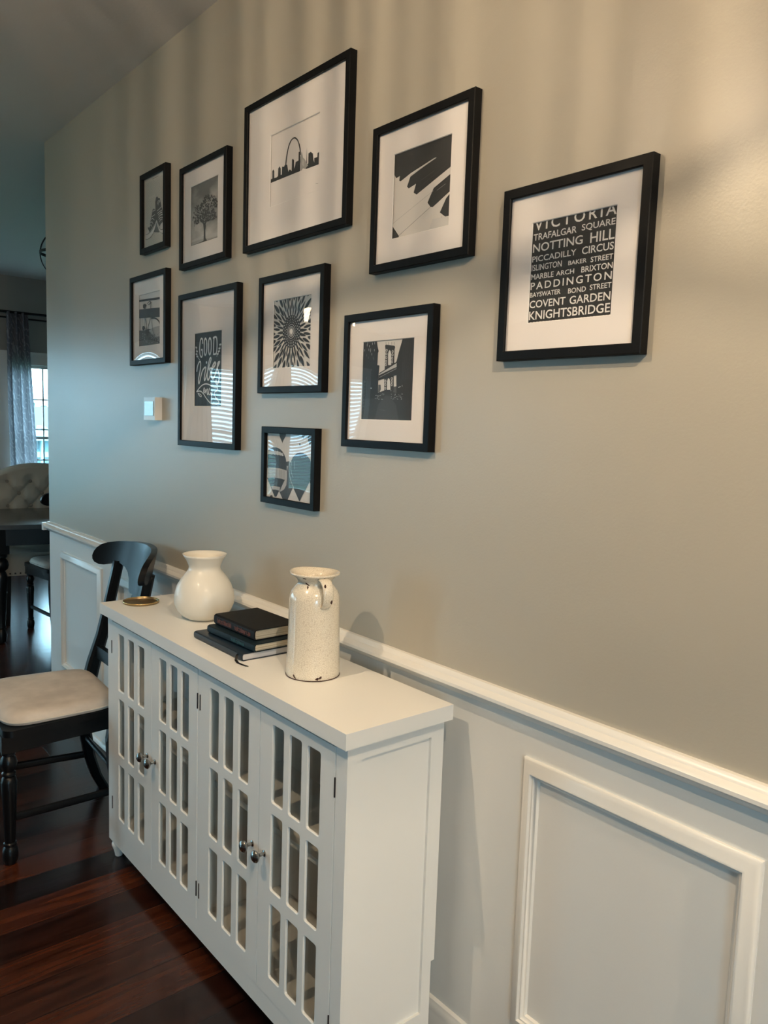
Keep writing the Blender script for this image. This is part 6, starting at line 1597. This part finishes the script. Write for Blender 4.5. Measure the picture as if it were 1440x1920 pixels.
# ------------------------------------------------------------------ dining chairs (built facing -y)
def lean(z): return .185+(z-.45)*.22
def make_chair(label, loc, rz):
    t = thing('dining_chair', label, 'chair', loc, rz, 'black vase-back dining chairs')
    # seat board with soft corners and an apron under it
    def outl(g, n=6):
        P = []
        for (cx, cy, s0, r) in ((.205-g, .175-g, 0, .035), (-.205+g, .175-g, 90, .035), (-.240+g, -.205+g, 180, .03), (.240-g, -.205+g, 270, .03)):
            for k in range(n): P.append((cx-(r*1.0)*(1 if cx > 0 else -1)+r*cos(radians(s0+90*k/(n-1))), cy-(r)*(1 if cy > 0 else -1)+r*sin(radians(s0+90*k/(n-1)))))
        return P
    bm = NB(); slab(bm, outl(0), lambda u, v, q: (u, v, .432+q), .022)
    obj('seat', bm, M['black'], t, local=True, bev=.004, smooth=True)
    bm = NB(); slab(bm, outl(.014), lambda u, v, q: (u, v, .380+q), .053); obj('apron', bm, M['black'], t, local=True, smooth=True)
    # cushion
    co = []; N = 48
    for i in range(N):
        a = 2*pi*i/N; ex = .38; cx, sy = cos(a), sin(a)
        u = math.copysign(abs(cx)**ex, cx); v = math.copysign(abs(sy)**ex, sy)
        co.append((u*(.226-.022*(v+1)/2), v*.188-.012))
    bm = NB(); rings = []
    for s, z in ((.97, .4545), (1.0, .458), (1.0, .468), (.985, .480), (.94, .490), (.80, .4945), (.5, .4955), (.2, .4958)):
        rings.append([bm.verts.new((p*s, (q+.012)*s-.012, z)) for p, q in co])
    for A, Bv in zip(rings, rings[1:]):
        for i in range(N): bm.faces.new([A[i], A[(i+1) % N], Bv[(i+1) % N], Bv[i]])
    bm.faces.new(rings[-1]); bm.faces.new(rings[0])
    cu = obj('seat_cushion', bm, M['cush'], t, local=True, smooth='all')
    bm = NB(); tube(bm, [(p*1.004, (q+.012)*1.004-.012, .4665) for p, q in co], .0032, 8, closed=True); obj('piping', bm, M['pipe'], cu, local=True, smooth='all')
    LP = [(.0135, 0), (.019, .002), (.023, .015), (.0245, .035), (.022, .052), (.017, .060), (.0205, .064), (.0205, .070), (.0165, .074), (.0175, .10), (.0195, .16), (.0225, .23), (.0245, .275), (.021, .290), (.0165, .294), (.0215, .300), (.0215, .306), (.0165, .311), (.0225, .325), (.026, .340), (.022, .356), (.016, .364), (.0215, .368), (.0215, .376), (.018, .380)]
    for s in (-1, 1):
        bm = NB(); lathe(bm, LP, (s*.203, -.185, 0), 20); box(bm, s*.203-.0235, s*.203+.0235, -.2085, -.1615, .378, .433)
        obj('leg', bm, M['black'], t, local=True, smooth=True)
        # rear leg and back post in one sabre-curved piece
        pts = [(s*.178, .225, 0), (s*.177, .196, .06), (s*.176, .172, .14), (s*.175, .156, .24), (s*.175, .155, .34), (s*.175, .170, .43), (s*.173, .192, .52), (s*.170, lean(.62), .62), (s*.167, lean(.74), .74), (s*.165, lean(.86), .86), (s*.165, lean(.90), .90)]
        rr = [.016, .0165, .017, .019, .021, .022, .021, .019, .017, .0165, .0165]
        bm = NB()
        prev = None
        for (x, y, z), r in zip(pts, rr):
            ry = r*1.15; ring = [bm.verts.new((x+a*r, y+b*ry, z)) for a, b in ((-1, -.6), (-.6, -1), (.6, -1), (1, -.6), (1, .6), (.6, 1), (-.6, 1), (-1, .6))]
            if prev:
                for k in range(8): bm.faces.new([prev[k], prev[(k+1) % 8], ring[(k+1) % 8], ring[k]])
            else: bm.faces.new(ring)
            prev = ring
        bm.faces.new(prev); obj('leg', bm, M['black'], t, local=True, smooth=True)
        bm = NB(); tube(bm, [(s*.203, -.185, .152), (s*.190, 0, .150), (s*.177, .165, .148)], .0105, 8, flat=(.8, 1.35)); obj('stretcher', bm, M['black'], t, local=True, smooth=True)
    bm = NB(); tube(bm, [(-.17, .158, .22), (.17, .158, .22)], .009, 8); obj('stretcher', bm, M['black'], t, local=True, smooth=True)
    # back rail, splat and crest share the curve of the back
    yc = lambda x, z: lean(z)+.040-1.5*x*x
    TOPP = [(-.262, .913), (-.259, .928), (-.252, .942), (-.238, .955), (-.215, .965), (-.17, .974), (-.09, .980), (0, .982)]
    LOWP = [(-.262, .909), (-.259, .897), (-.250, .886), (-.232, .879), (-.212, .879), (-.195, .885), (-.170, .892), (-.140, .892), (-.112, .882), (-.090, .866), (-.074, .842), (-.064, .816), (-.056, .799), (-.044, .794), (0, .796)]
    def itp(P, x):
        x = -abs(x)
        for (a, za), (b, zb) in zip(P, P[1:]):
            if a <= x <= b: return za+(zb-za)*(x-a)/(b-a)
        return P[-1][1]
    xs = sorted(set([p[0] for p in TOPP+LOWP]+[-.1*i/10-.01 for i in range(10)])); xs = xs+[-x for x in reversed(xs) if x < 0]
    bm = NB(); fr_ = []; NV = 6
    for x in xs:
        a, b = itp(LOWP, x), itp(TOPP, x); row = []
        for j in range(NV+1):
            z = a+(b-a)*j/NV; row.append((x, z))
        fr_.append(([bm.verts.new((x_, yc(x_, z)-.011, z)) for x_, z in row], [bm.verts.new((x_, yc(x_, z)+.012, z)) for x_, z in row]))
    for (A, A2), (Bv, B2) in zip(fr_, fr_[1:]):
        for j in range(NV): bm.faces.new([A[j], Bv[j], Bv[j+1], A[j+1]]); bm.faces.new([A2[j], A2[j+1], B2[j+1], B2[j]])
        bm.faces.new([A[0], A2[0], B2[0], Bv[0]]); bm.faces.new([A[NV], Bv[NV], B2[NV], A2[NV]])
    for A, A2 in (fr_[0], fr_[-1]): bm.faces.new(A+A2[::-1])
    obj('crest_rail', bm, M['black'], t, local=True, bev=.004, seg=2, smooth=True)
    ol = [(-.034, .800), (-.042, .775), (-.060, .735), (-.080, .69), (-.090, .64), (-.092, .575), (-.052, .575)]
    inn = [(-.050, .64), (-.044, .70), (-.036, .742), (-.016, .768), (0, .772)]
    sp_ = ol+inn; poly = sp_+[(-x, z) for x, z in reversed(sp_[:-1])]
    bm = NB(); slab(bm, poly, lambda u, v, q: (u, yc(u, v)+q-.006, v), .013); obj('splat', bm, M['black'], t, local=True, bev=.002, smooth=True)
    bm = NB(); n = 12; pr = None
    for i in range(n+1):
        x = -.172+.344*i/n; y = lean(.55)+.004-.3*x*x; ring = [bm.verts.new((x, y+a, .555+b)) for a, b in ((-.010, -.024), (.010, -.024), (.010, .024), (-.010, .024))]
        if pr:
            for k in range(4): bm.faces.new([pr[k], pr[(k+1) % 4], ring[(k+1) % 4], ring[k]])
        else: bm.faces.new(ring)
        pr = ring
    bm.faces.new(pr); obj('lower_rail', bm, M['black'], t, local=True, bev=.003, smooth=True)
    return t
ch = make_chair('black dining chair with a beige suede cushion between the cabinet and the doorway', (-2.785, -.388, 0), radians(-3.5))
dup(ch, (-5.335, .505, 0), radians(-88), 'black dining chair tucked under the near side of the dark dining table')

# ------------------------------------------------------------------ dining room: table, tufted chair, orb light
DR = radians(-101.5+90)           # the table's long side runs roughly along the far wall
tx = Vector((cos(radians(168.5)), sin(radians(168.5)), 0)); ty = Vector((.199, .98, 0))
P0 = Vector((-5.175, -.062, 0))
tab = thing('dining_table', 'large dark dining table with thick turned legs in the far room', 'table', tuple(P0), 0)
def tl(u, v, z): q = P0+ty*u+tx*v; return (q.x, q.y, z)
def tbox(bm, u0, u1, v0, v1, z0, z1):
    c = [(u0, v0), (u1, v0), (u1, v1), (u0, v1)]
    A = [bm.verts.new(tl(u, v, z0)) for u, v in c]; Bv = [bm.verts.new(tl(u, v, z1)) for u, v in c]
    bm.faces.new(A); bm.faces.new(Bv)
    for i in range(4): bm.faces.new([A[i], A[(i+1) % 4], Bv[(i+1) % 4], Bv[i]])
    return bm
obj('tabletop', tbox(NB(), 0, 1.75, 0, .93, .732, .760), M['darktable'], tab, bev=.004)
obj('apron', tbox(NB(), .05, 1.70, .05, .88, .625, .732), M['black'], tab)
TL = [(.020, 0), (.030, .01), (.034, .05), (.028, .075), (.022, .09), (.030, .10), (.026, .115), (.030, .20), (.040, .36), (.044, .42), (.036, .45), (.030, .46), (.046, .475), (.052, .50), (.046, .525), (.034, .54), (.044, .55), (.044, .565), (.036, .575)]
for u, v in ((.09, .09), (1.66, .09), (1.66, .84), (.09, .84)):
    q = tl(u, v, 0); bm = NB(); lathe(bm, TL, q, 20); box(bm, q[0]-.046, q[0]+.046, q[1]-.046, q[1]+.046, .57, .731); obj('leg', bm, M['black'], tab, smooth=True)

# tufted chair: local frame, facing +x toward the table, back at -x
tc_ = thing('tufted_chair', 'beige button-tufted upholstered chair behind the dark dining table', 'chair', (-6.01, .53, 0), radians(-10))
bm = NB(); box(bm, -.10, .42, -.31, .31, .345, .50); obj('seat', bm, M['tuft'], tc_, local=True, bev=.02, seg=3, smooth=True)
# back: arched panel with tufts
btn = []
for r_, z in enumerate((.945, .855, .765, .675, .585)):
    for c in range(-3, 4):
        y = c*.158+(.079 if r_ % 2 else 0)-.066
        if abs(y) < .30: btn.append((y, z))
bm = NB(); NY, NZ = 100, 90; g = []
def topz(y): return 1.075-.10*(abs(y)/.34)**2.4
for i in range(NY+1):
    row = []
    for j in range(NZ+1):
        y = -.34+.68*i/NY; z = .46+(topz(y)-.46)*j/NZ
        dd = min(math.hypot(y-a, z-b) for a, b in btn); d = .035*min(1, dd/.06)**.6
        # creases along the diagonals joining neighbouring buttons
        cr = 1
        for a, b in btn:
            for a2, b2 in btn:
                if .08 < math.hypot(a2-a, b2-b) < .14 and b2 > b+.01:
                    L2 = (a2-a)**2+(b2-b)**2; s = max(0, min(1, ((y-a)*(a2-a)+(z-b)*(b2-b))/L2))
                    cr = min(cr, math.hypot(y-a-s*(a2-a), z-b-s*(b2-b))/.014)
        d -= .014*(1-min(1, cr))
        edge = min(1, (min(.34-abs(y), (topz(y)-z)))/.03); x = -.13+.0+d*max(0, edge)**.5+(-.06)*(z-.46)/.6
        row.append(bm.verts.new((x, y, z)))
    g.append(row)
for i in range(NY):
    for j in range(NZ): bm.faces.new([g[i][j], g[i+1][j], g[i+1][j+1], g[i][j+1]])
bd = [g[i][0] for i in range(NY+1)]+[g[NY][j] for j in range(1, NZ+1)]+[g[i][NZ] for i in range(NY-1, -1, -1)]+[g[0][j] for j in range(NZ-1, 0, -1)]
bk = [bm.verts.new(v.co+Vector((-.09, 0, 0))) for v in bd]
for i in range(len(bd)): bm.faces.new([bd[i], bd[(i+1) % len(bd)], bk[(i+1) % len(bd)], bk[i]])
bm.faces.new(bk); bo = obj('backrest', bm, M['tuft'], tc_, local=True, smooth=True)
for a, b in btn:
    bm = NB(); bmesh.ops.create_uvsphere(bm, u_segments=12, v_segments=8, radius=.014, matrix=Matrix.Translation((-.13+.006-.06*(b-.46)/.6, a, b))@Matrix.Diagonal((.5, 1, 1, 1)))
    obj('button', bm, M['button'], bo, local=True, smooth='all')
for s in (-1, 1):
    for x, dx in ((.385, 0), (-.16, -.04)):
        bm = NB(); pr = None
        for z, r, o in ((0, .015, dx), (.06, .017, dx*.7), (.2, .021, dx*.2), (.35, .025, 0)):
            ring = [bm.verts.new((x+o+a*r, s*.275+b*r, z)) for a, b in ((-1, -1), (1, -1), (1, 1), (-1, 1))]
            if pr:
                for k in range(4): bm.faces.new([pr[k], pr[(k+1) % 4], ring[(k+1) % 4], ring[k]])
            else: bm.faces.new(ring)
            pr = ring
        bm.faces.new(pr); obj('leg', bm, M['black'], tc_, local=True, bev=.003)
bm = NB()
for i in range(19): bmesh.ops.create_icosphere(bm, subdivisions=1, radius=.007, matrix=Matrix.Translation((.421, -.29+.58*i/18, .362)))
for i in range(15): bmesh.ops.create_icosphere(bm, subdivisions=1, radius=.007, matrix=Matrix.Translation((-.06+.46*i/14, -.311, .362)))
nh = obj('nailhead_trim', bm, M['hinge'], tc_, local=True, smooth='all'); nh['kind'] = 'stuff'

# orb lantern above the table
OC = Vector((-5.75, .66, 2.555)); R_ = .125
OC = Vector((-5.75, 0, 0))
OC = Vector((-5.42, .525, 2.485)); R_ = .16
t = thing('orb_pendant', 'dark metal orb pendant lamp by the ceiling, half hidden behind the wall end', 'lamp', tuple(OC))
for k, (ax, an) in enumerate((('Z', 0), ('Z', 60), ('Z', 120), ('H', 0))):
    bm = NB(); N = 48; A = []
    for i in range(N):
        a = 2*pi*i/N; u, v = R_*cos(a), R_*sin(a)
        c = Vector((u*cos(radians(an)), u*sin(radians(an)), v)) if ax == 'Z' else Vector((u, v, 0))
        nn = Vector((-sin(radians(an)), cos(radians(an)), 0)) if ax == 'Z' else Vector((0, 0, 1)); d = c.normalized()
        A.append([bm.verts.new(c+nn*p*.009+d*q*.002) for p, q in ((-1, -1), (1, -1), (1, 1), (-1, 1))])
    for i in range(N):
        for j in range(4): bm.faces.new([A[i][j], A[i][(j+1) % 4], A[(i+1) % N][(j+1) % 4], A[(i+1) % N][j]])
    obj('ring', bm, M['rod'], t, local=True, smooth=True)
bm = NB(); tube(bm, [(0, 0, -.01), (0, 0, CH-OC.z-.012)], .006, 8); lathe(bm, [(0, CH-OC.z-.016), (.05, CH-OC.z-.016), (.06, CH-OC.z-.001), (0, CH-OC.z-.001)], (0, 0, 0), 24); obj('rod', bm, M['rod'], t, local=True, smooth=True)
for i in range(3):
    a = 2*pi*i/3+.4; x, y = .075*cos(a), .075*sin(a)
    bm = NB(); tube(bm, [(0, 0, -.035), (x, y, -.045)], .004, 6); lathe(bm, [(0, -.048), (.011, -.048), (.011, -.005), (0, -.005)], (x, y, 0), 12); h_ = obj('candle_holder', bm, M['rod'], t, local=True, smooth=True)
    bm = NB(); lathe(bm, [(0, -.004), (.009, -.004), (.017, .015), (.012, .035), (.004, .052), (0, .056)], (x, y, 0), 14); obj('bulb', bm, M['vasein'], h_, local=True, smooth='all')

# curtains on the west wall
t = thing('curtain_rod', 'black double curtain rod above the far window', 'curtain rod', (XW+.08, 1.0, 2.39))
bm = NB(); tube(bm, [(XW+.09, -.35, 2.393), (XW+.09, 2.3, 2.393)], .012, 10); obj('front_rod', bm, M['rod'], t, smooth=True)
bm = NB(); tube(bm, [(XW+.045, -.35, 2.345), (XW+.045, 2.3, 2.345)], .008, 10); obj('rear_rod', bm, M['rod'], t, smooth=True)
for yy in (-.2, .72, 2.2):
    bm = NB(); box(bm, XW, XW+.006, yy-.012, yy+.012, 2.31, 2.42); box(bm, XW, XW+.095, yy-.006, yy+.006, 2.335, 2.347); obj('bracket', bm, M['rod'], t)
def curtain(name, label, y0, y1, yb0, yb1, z0, z1, m, folds, x=XW+.09, waist=None, cat='curtain', group=None):
    bm = NB(); NY = folds*14; NZ = 16; g = []
    for i in range(NY+1):
        row = []
        for j in range(NZ+1):
            s = i/NY; v = j/NZ; w = 1
            a, b = yb0+(y0-yb0)*min(1, v*1.0), yb1+(y1-yb1)*min(1, v*1.0)
            if waist:
                k = math.exp(-((v-waist)/.28)**2); c = (a+b)/2; a = c+(a-c)*(1-.55*k); b = c+(b-c)*(1-.55*k)
            row.append(bm.verts.new((x+.032*sin(2*pi*folds*s)*(.8+.2*v)+.006*sin(9*v+s*20), a+(b-a)*s+.004*sin(7*v+5*s), z0+(z1-z0)*v)))
        g.append(row)
    for i in range(NY):
        for j in range(NZ): bm.faces.new([g[i][j], g[i+1][j], g[i+1][j+1], g[i][j+1]])
    bmesh.ops.solidify(bm, geom=bm.faces[:], thickness=.002)
    o = obj(name, bm, m, None, smooth='all'); o['label'] = label; o['category'] = cat
    if group: o['group'] = group
    return o
def curtmat():
    m = M['curt']; n = m.node_tree; b = n.nodes['Principled BSDF']
    t = n.nodes.new('ShaderNodeTexCoord'); mp = n.nodes.new('ShaderNodeMapping'); mp.inputs['Scale'].default_value = (1, 1, .55)
    w = n.nodes.new('ShaderNodeTexWave'); w.wave_type = 'BANDS'; w.bands_direction = 'DIAGONAL'; w.inputs['Scale'].default_value = 14; w.inputs['Distortion'].default_value = 9; w.inputs['Detail'].default_value = 1; w.inputs['Detail Scale'].default_value = 1.6
    n.links.new(t.outputs['Object'], mp.inputs[0]); n.links.new(mp.outputs[0], w.inputs['Vector'])
    r = n.nodes.new('ShaderNodeValToRGB'); r.color_ramp.elements[0].position = .78; r.color_ramp.elements[0].color = (.30, .29, .32, 1)
    r.color_ramp.elements[1].position = .92; r.color_ramp.elements[1].color = (.62, .60, .60, 1)
    n.links.new(w.outputs['Fac'], r.inputs[0]); n.links.new(r.outputs[0], b.inputs['Base Color'])
curtmat()
curtain('curtain', 'grey leaf-patterned curtain hanging on the black rod beside the far window',   .835, 1.035, .865, 1.14, .04, 2.395, M['curt'], 3)
curtain('curtain', 'pale curtain panel between the blinded windows, nearer the table', -2.98, -2.74, -3.04, -2.70, .04, 2.3, M['sheer'], 4, x=XW+.12, group='pale curtains seen mirrored in the picture glass')
curtain('curtain', 'pale curtain panel between the blinded windows, nearer the end window', -4.06, -3.80, -4.02, -3.82, .04, 2.3, M['sheer'], 4, x=XW+.12, group='pale curtains seen mirrored in the picture glass')

# ------------------------------------------------------------------ lamps
def point(name, loc, w, col, size, parent):
    l = bpy.data.lights.new(name, 'POINT'); l.energy = w; l.color = col; l.shadow_soft_size = size
    o = bpy.data.objects.new(name, l); COL.objects.link(o); o.location = Vector(loc)-Vector(ORG[parent.name]); o.parent = parent
for (lx, ly), W_, lb in ((LAMP_A, LAMP_A_W, 'round fluted glass ceiling lamp above the cabinet'), (LAMP_B, LAMP_B_W, 'round fluted glass ceiling lamp above the right hand wall panel'), (FILL_C, FILL_C_W, 'added fill lamp with a fluted glass drum at the right end of the hallway')):  # last lamp is added to warm the cabinet side and lower wall
    t = thing('ceiling_lamp', lb, 'lamp', (lx, ly, CH), group='hallway ceiling lamps')
    bm = NB(); lathe(bm, [(0, -.001), (.17, -.001), (.17, -.022), (.16, -.030), (0, -.030)], (0, 0, 0), 40); obj('canopy', bm, M['nickel'], t, local=True, smooth=True)
    bm = NB(); A = [[bm.verts.new((.155*cos(2*pi*i/72), .155*sin(2*pi*i/72), z)) for i in range(72)] for z in (-.03, -.36)]
    for i in range(72): bm.faces.new([A[0][i], A[0][(i+1) % 72], A[1][(i+1) % 72], A[1][i]])
    obj('glass_drum', bm, M['flute'], t, local=True, smooth='all')
    bm = NB(); tube(bm, [(.157*cos(2*pi*i/48), .157*sin(2*pi*i/48), -.36) for i in range(48)], .004, 8, closed=True); obj('rim', bm, M['nickel'], t, local=True, smooth='all')
    bm = NB(); lathe(bm, [(0, -.03), (.018, -.03), (.018, -.20), (.022, -.205), (.022, -.235), (0, -.235)], (0, 0, 0), 20); obj('socket', bm, M['nickel'], t, local=True, smooth=True)
    bm = NB(); lathe(bm, [(0, -.236), (.010, -.236), (.012, -.245), (.012, -.262), (.006, -.268), (0, -.269)], (0, 0, 0), 16); obj('bulb', bm, M['bulb'], t, local=True, smooth='all')
    point('lamp_light', (lx, ly, CH-.285), W_, WARM, .005, t)
for (px_, py_), lb in (((-5.02, -2.29), 'lit tulip glass pendant lamp, mirrored in the petal flower picture'), ((-5.62, -3.03), 'lit tulip glass pendant lamp, mirrored in the bridge picture')):
    pz = 2.20 if py_ > -2.6 else 2.30
    t = thing('pendant_lamp', lb, 'lamp', (px_, py_, pz), group='tulip glass pendant lamps')
    bm = NB(); tube(bm, [(0, 0, .13), (0, 0, CH-pz-.01)], .003, 6); lathe(bm, [(0, CH-pz-.02), (.05, CH-pz-.02), (.05, CH-pz-.001), (0, CH-pz-.001)], (0, 0, 0), 20); obj('cord', bm, M['brass'], t, local=True, smooth=True)
    bm = NB(); lathe(bm, [(.018, .02), (.024, .022), (.034, .06), (.042, .10), (.047, .135), (.045, .135), (.030, .06), (.018, .025)], (0, 0, 0), 28, close=False); obj('shade', bm, M['glow'], t, local=True, smooth='all')
    bm = NB(); lathe(bm, [(0, .012), (.012, .012), (.014, .026), (0, .028)], (0, 0, 0), 16); tube(bm, [(0, 0, .02), (0, 0, .15)], .003, 6); obj('holder', bm, M['brass'], t, local=True, smooth=True)
    point('pendant_light', (px_, py_, pz+.115), PENDANT_W, WARM, .015, t)

# ------------------------------------------------------------------ outdoors
bm = NB(); box(bm, -120, -9, -70, 90, -3.6, -3.5); o = struct('ground', bm, M['grass'])
h = thing('house', 'pale blue neighbouring house with a grey roof seen through the far window', 'house', (-36, 11, -3.5))
bm = NB(); box(bm, -40, -34, 5, 14, -3.5, .75); obj('wall', bm, M['siding'], h)
bm = NB(); v = [bm.verts.new(p) for p in ((-33.6, 4.6, .7), (-33.6, 14.4, .7), (-40.4, 14.4, .7), (-40.4, 4.6, .7), (-37, 4.6, 1.75), (-37, 14.4, 1.75))]
for f in ((0, 1, 5, 4), (2, 3, 4, 5), (0, 4, 3), (1, 2, 5), (0, 3, 2, 1)): bm.faces.new([v[i] for i in f])
obj('roof', bm, M['roof'], h)
bm = NB(); box(bm, -33.95, -33.5, 4.6, 14.4, .58, .72); box(bm, -34, -33.85, 5, 14, -.35, -.12); box(bm, -33.99, -33.8, 8.62, 8.75, -3.4, .6); obj('fascia', bm, M['htrim'], h)
bm = NB(); v = [bm.verts.new(p) for p in ((-33.4, 7.9, .35), (-33.4, 9.4, .35), (-33.4, 8.65, .95), (-34.4, 7.9, .35), (-34.4, 9.4, .35), (-34.4, 8.65, .95))]
for f in ((0, 1, 2), (3, 5, 4), (0, 2, 5, 3), (1, 4, 5, 2), (0, 3, 4, 1)): bm.faces.new([v[i] for i in f])
obj('gable', bm, M['htrim'], h)
for yy in (7.2, 8.35, 9.3, 10.6):
    for zz in (-.02, -1.5):
        bm = NB(); box(bm, -34.01, -33.97, yy-.16, yy+.22, zz, zz+.5); obj('window', bm, M['hwin'], h)
rt_ = random.Random(11)
for k, (tx_, ty_, hh, rr) in enumerate(((-52, 12.9, 6.1, .95), (-57, 15.6, 5.6, 1.1), (-52, 17.8, 5.9, 1.2), (-57, 11.2, 5.7, 1.1), (-52, 8.2, 5.7, 1.2))):
    t = thing('tree', ['leafy tree behind the house roof, tallest above it', 'leafy tree beyond the house roof', 'leafy tree beyond the right end of the house', 'low leafy tree beyond the left of the roof', 'leafy tree at the far left beyond the house'][k], 'tree', (tx_, ty_, -3.5), group='trees beyond the neighbouring house')
    bm = NB(); tube(bm, [(0, 0, 0), (.05, .02, hh*.4), (0, 0, hh*.75)], [.16, .12, .05], 8); obj('trunk', bm, M['bark'], t, local=True, smooth=True)
    bm = NB()
    for i in range(150):
        a = rt_.uniform(0, 2*pi); e = rt_.uniform(-1, 1); q = rt_.random()**.4; c = Vector((rr*q*cos(a)*math.sqrt(1-e*e), rr*q*sin(a)*math.sqrt(1-e*e), hh*.68+e*q*hh*.32))
        bmesh.ops.create_icosphere(bm, subdivisions=1, radius=rt_.uniform(.15, .38), matrix=Matrix.Translation(c)@Matrix.Diagonal((rt_.uniform(.6, 1.2), rt_.uniform(.6, 1.2), rt_.uniform(.5, 1), 1)))
    obj('foliage', bm, M['leaf'], t, local=True)
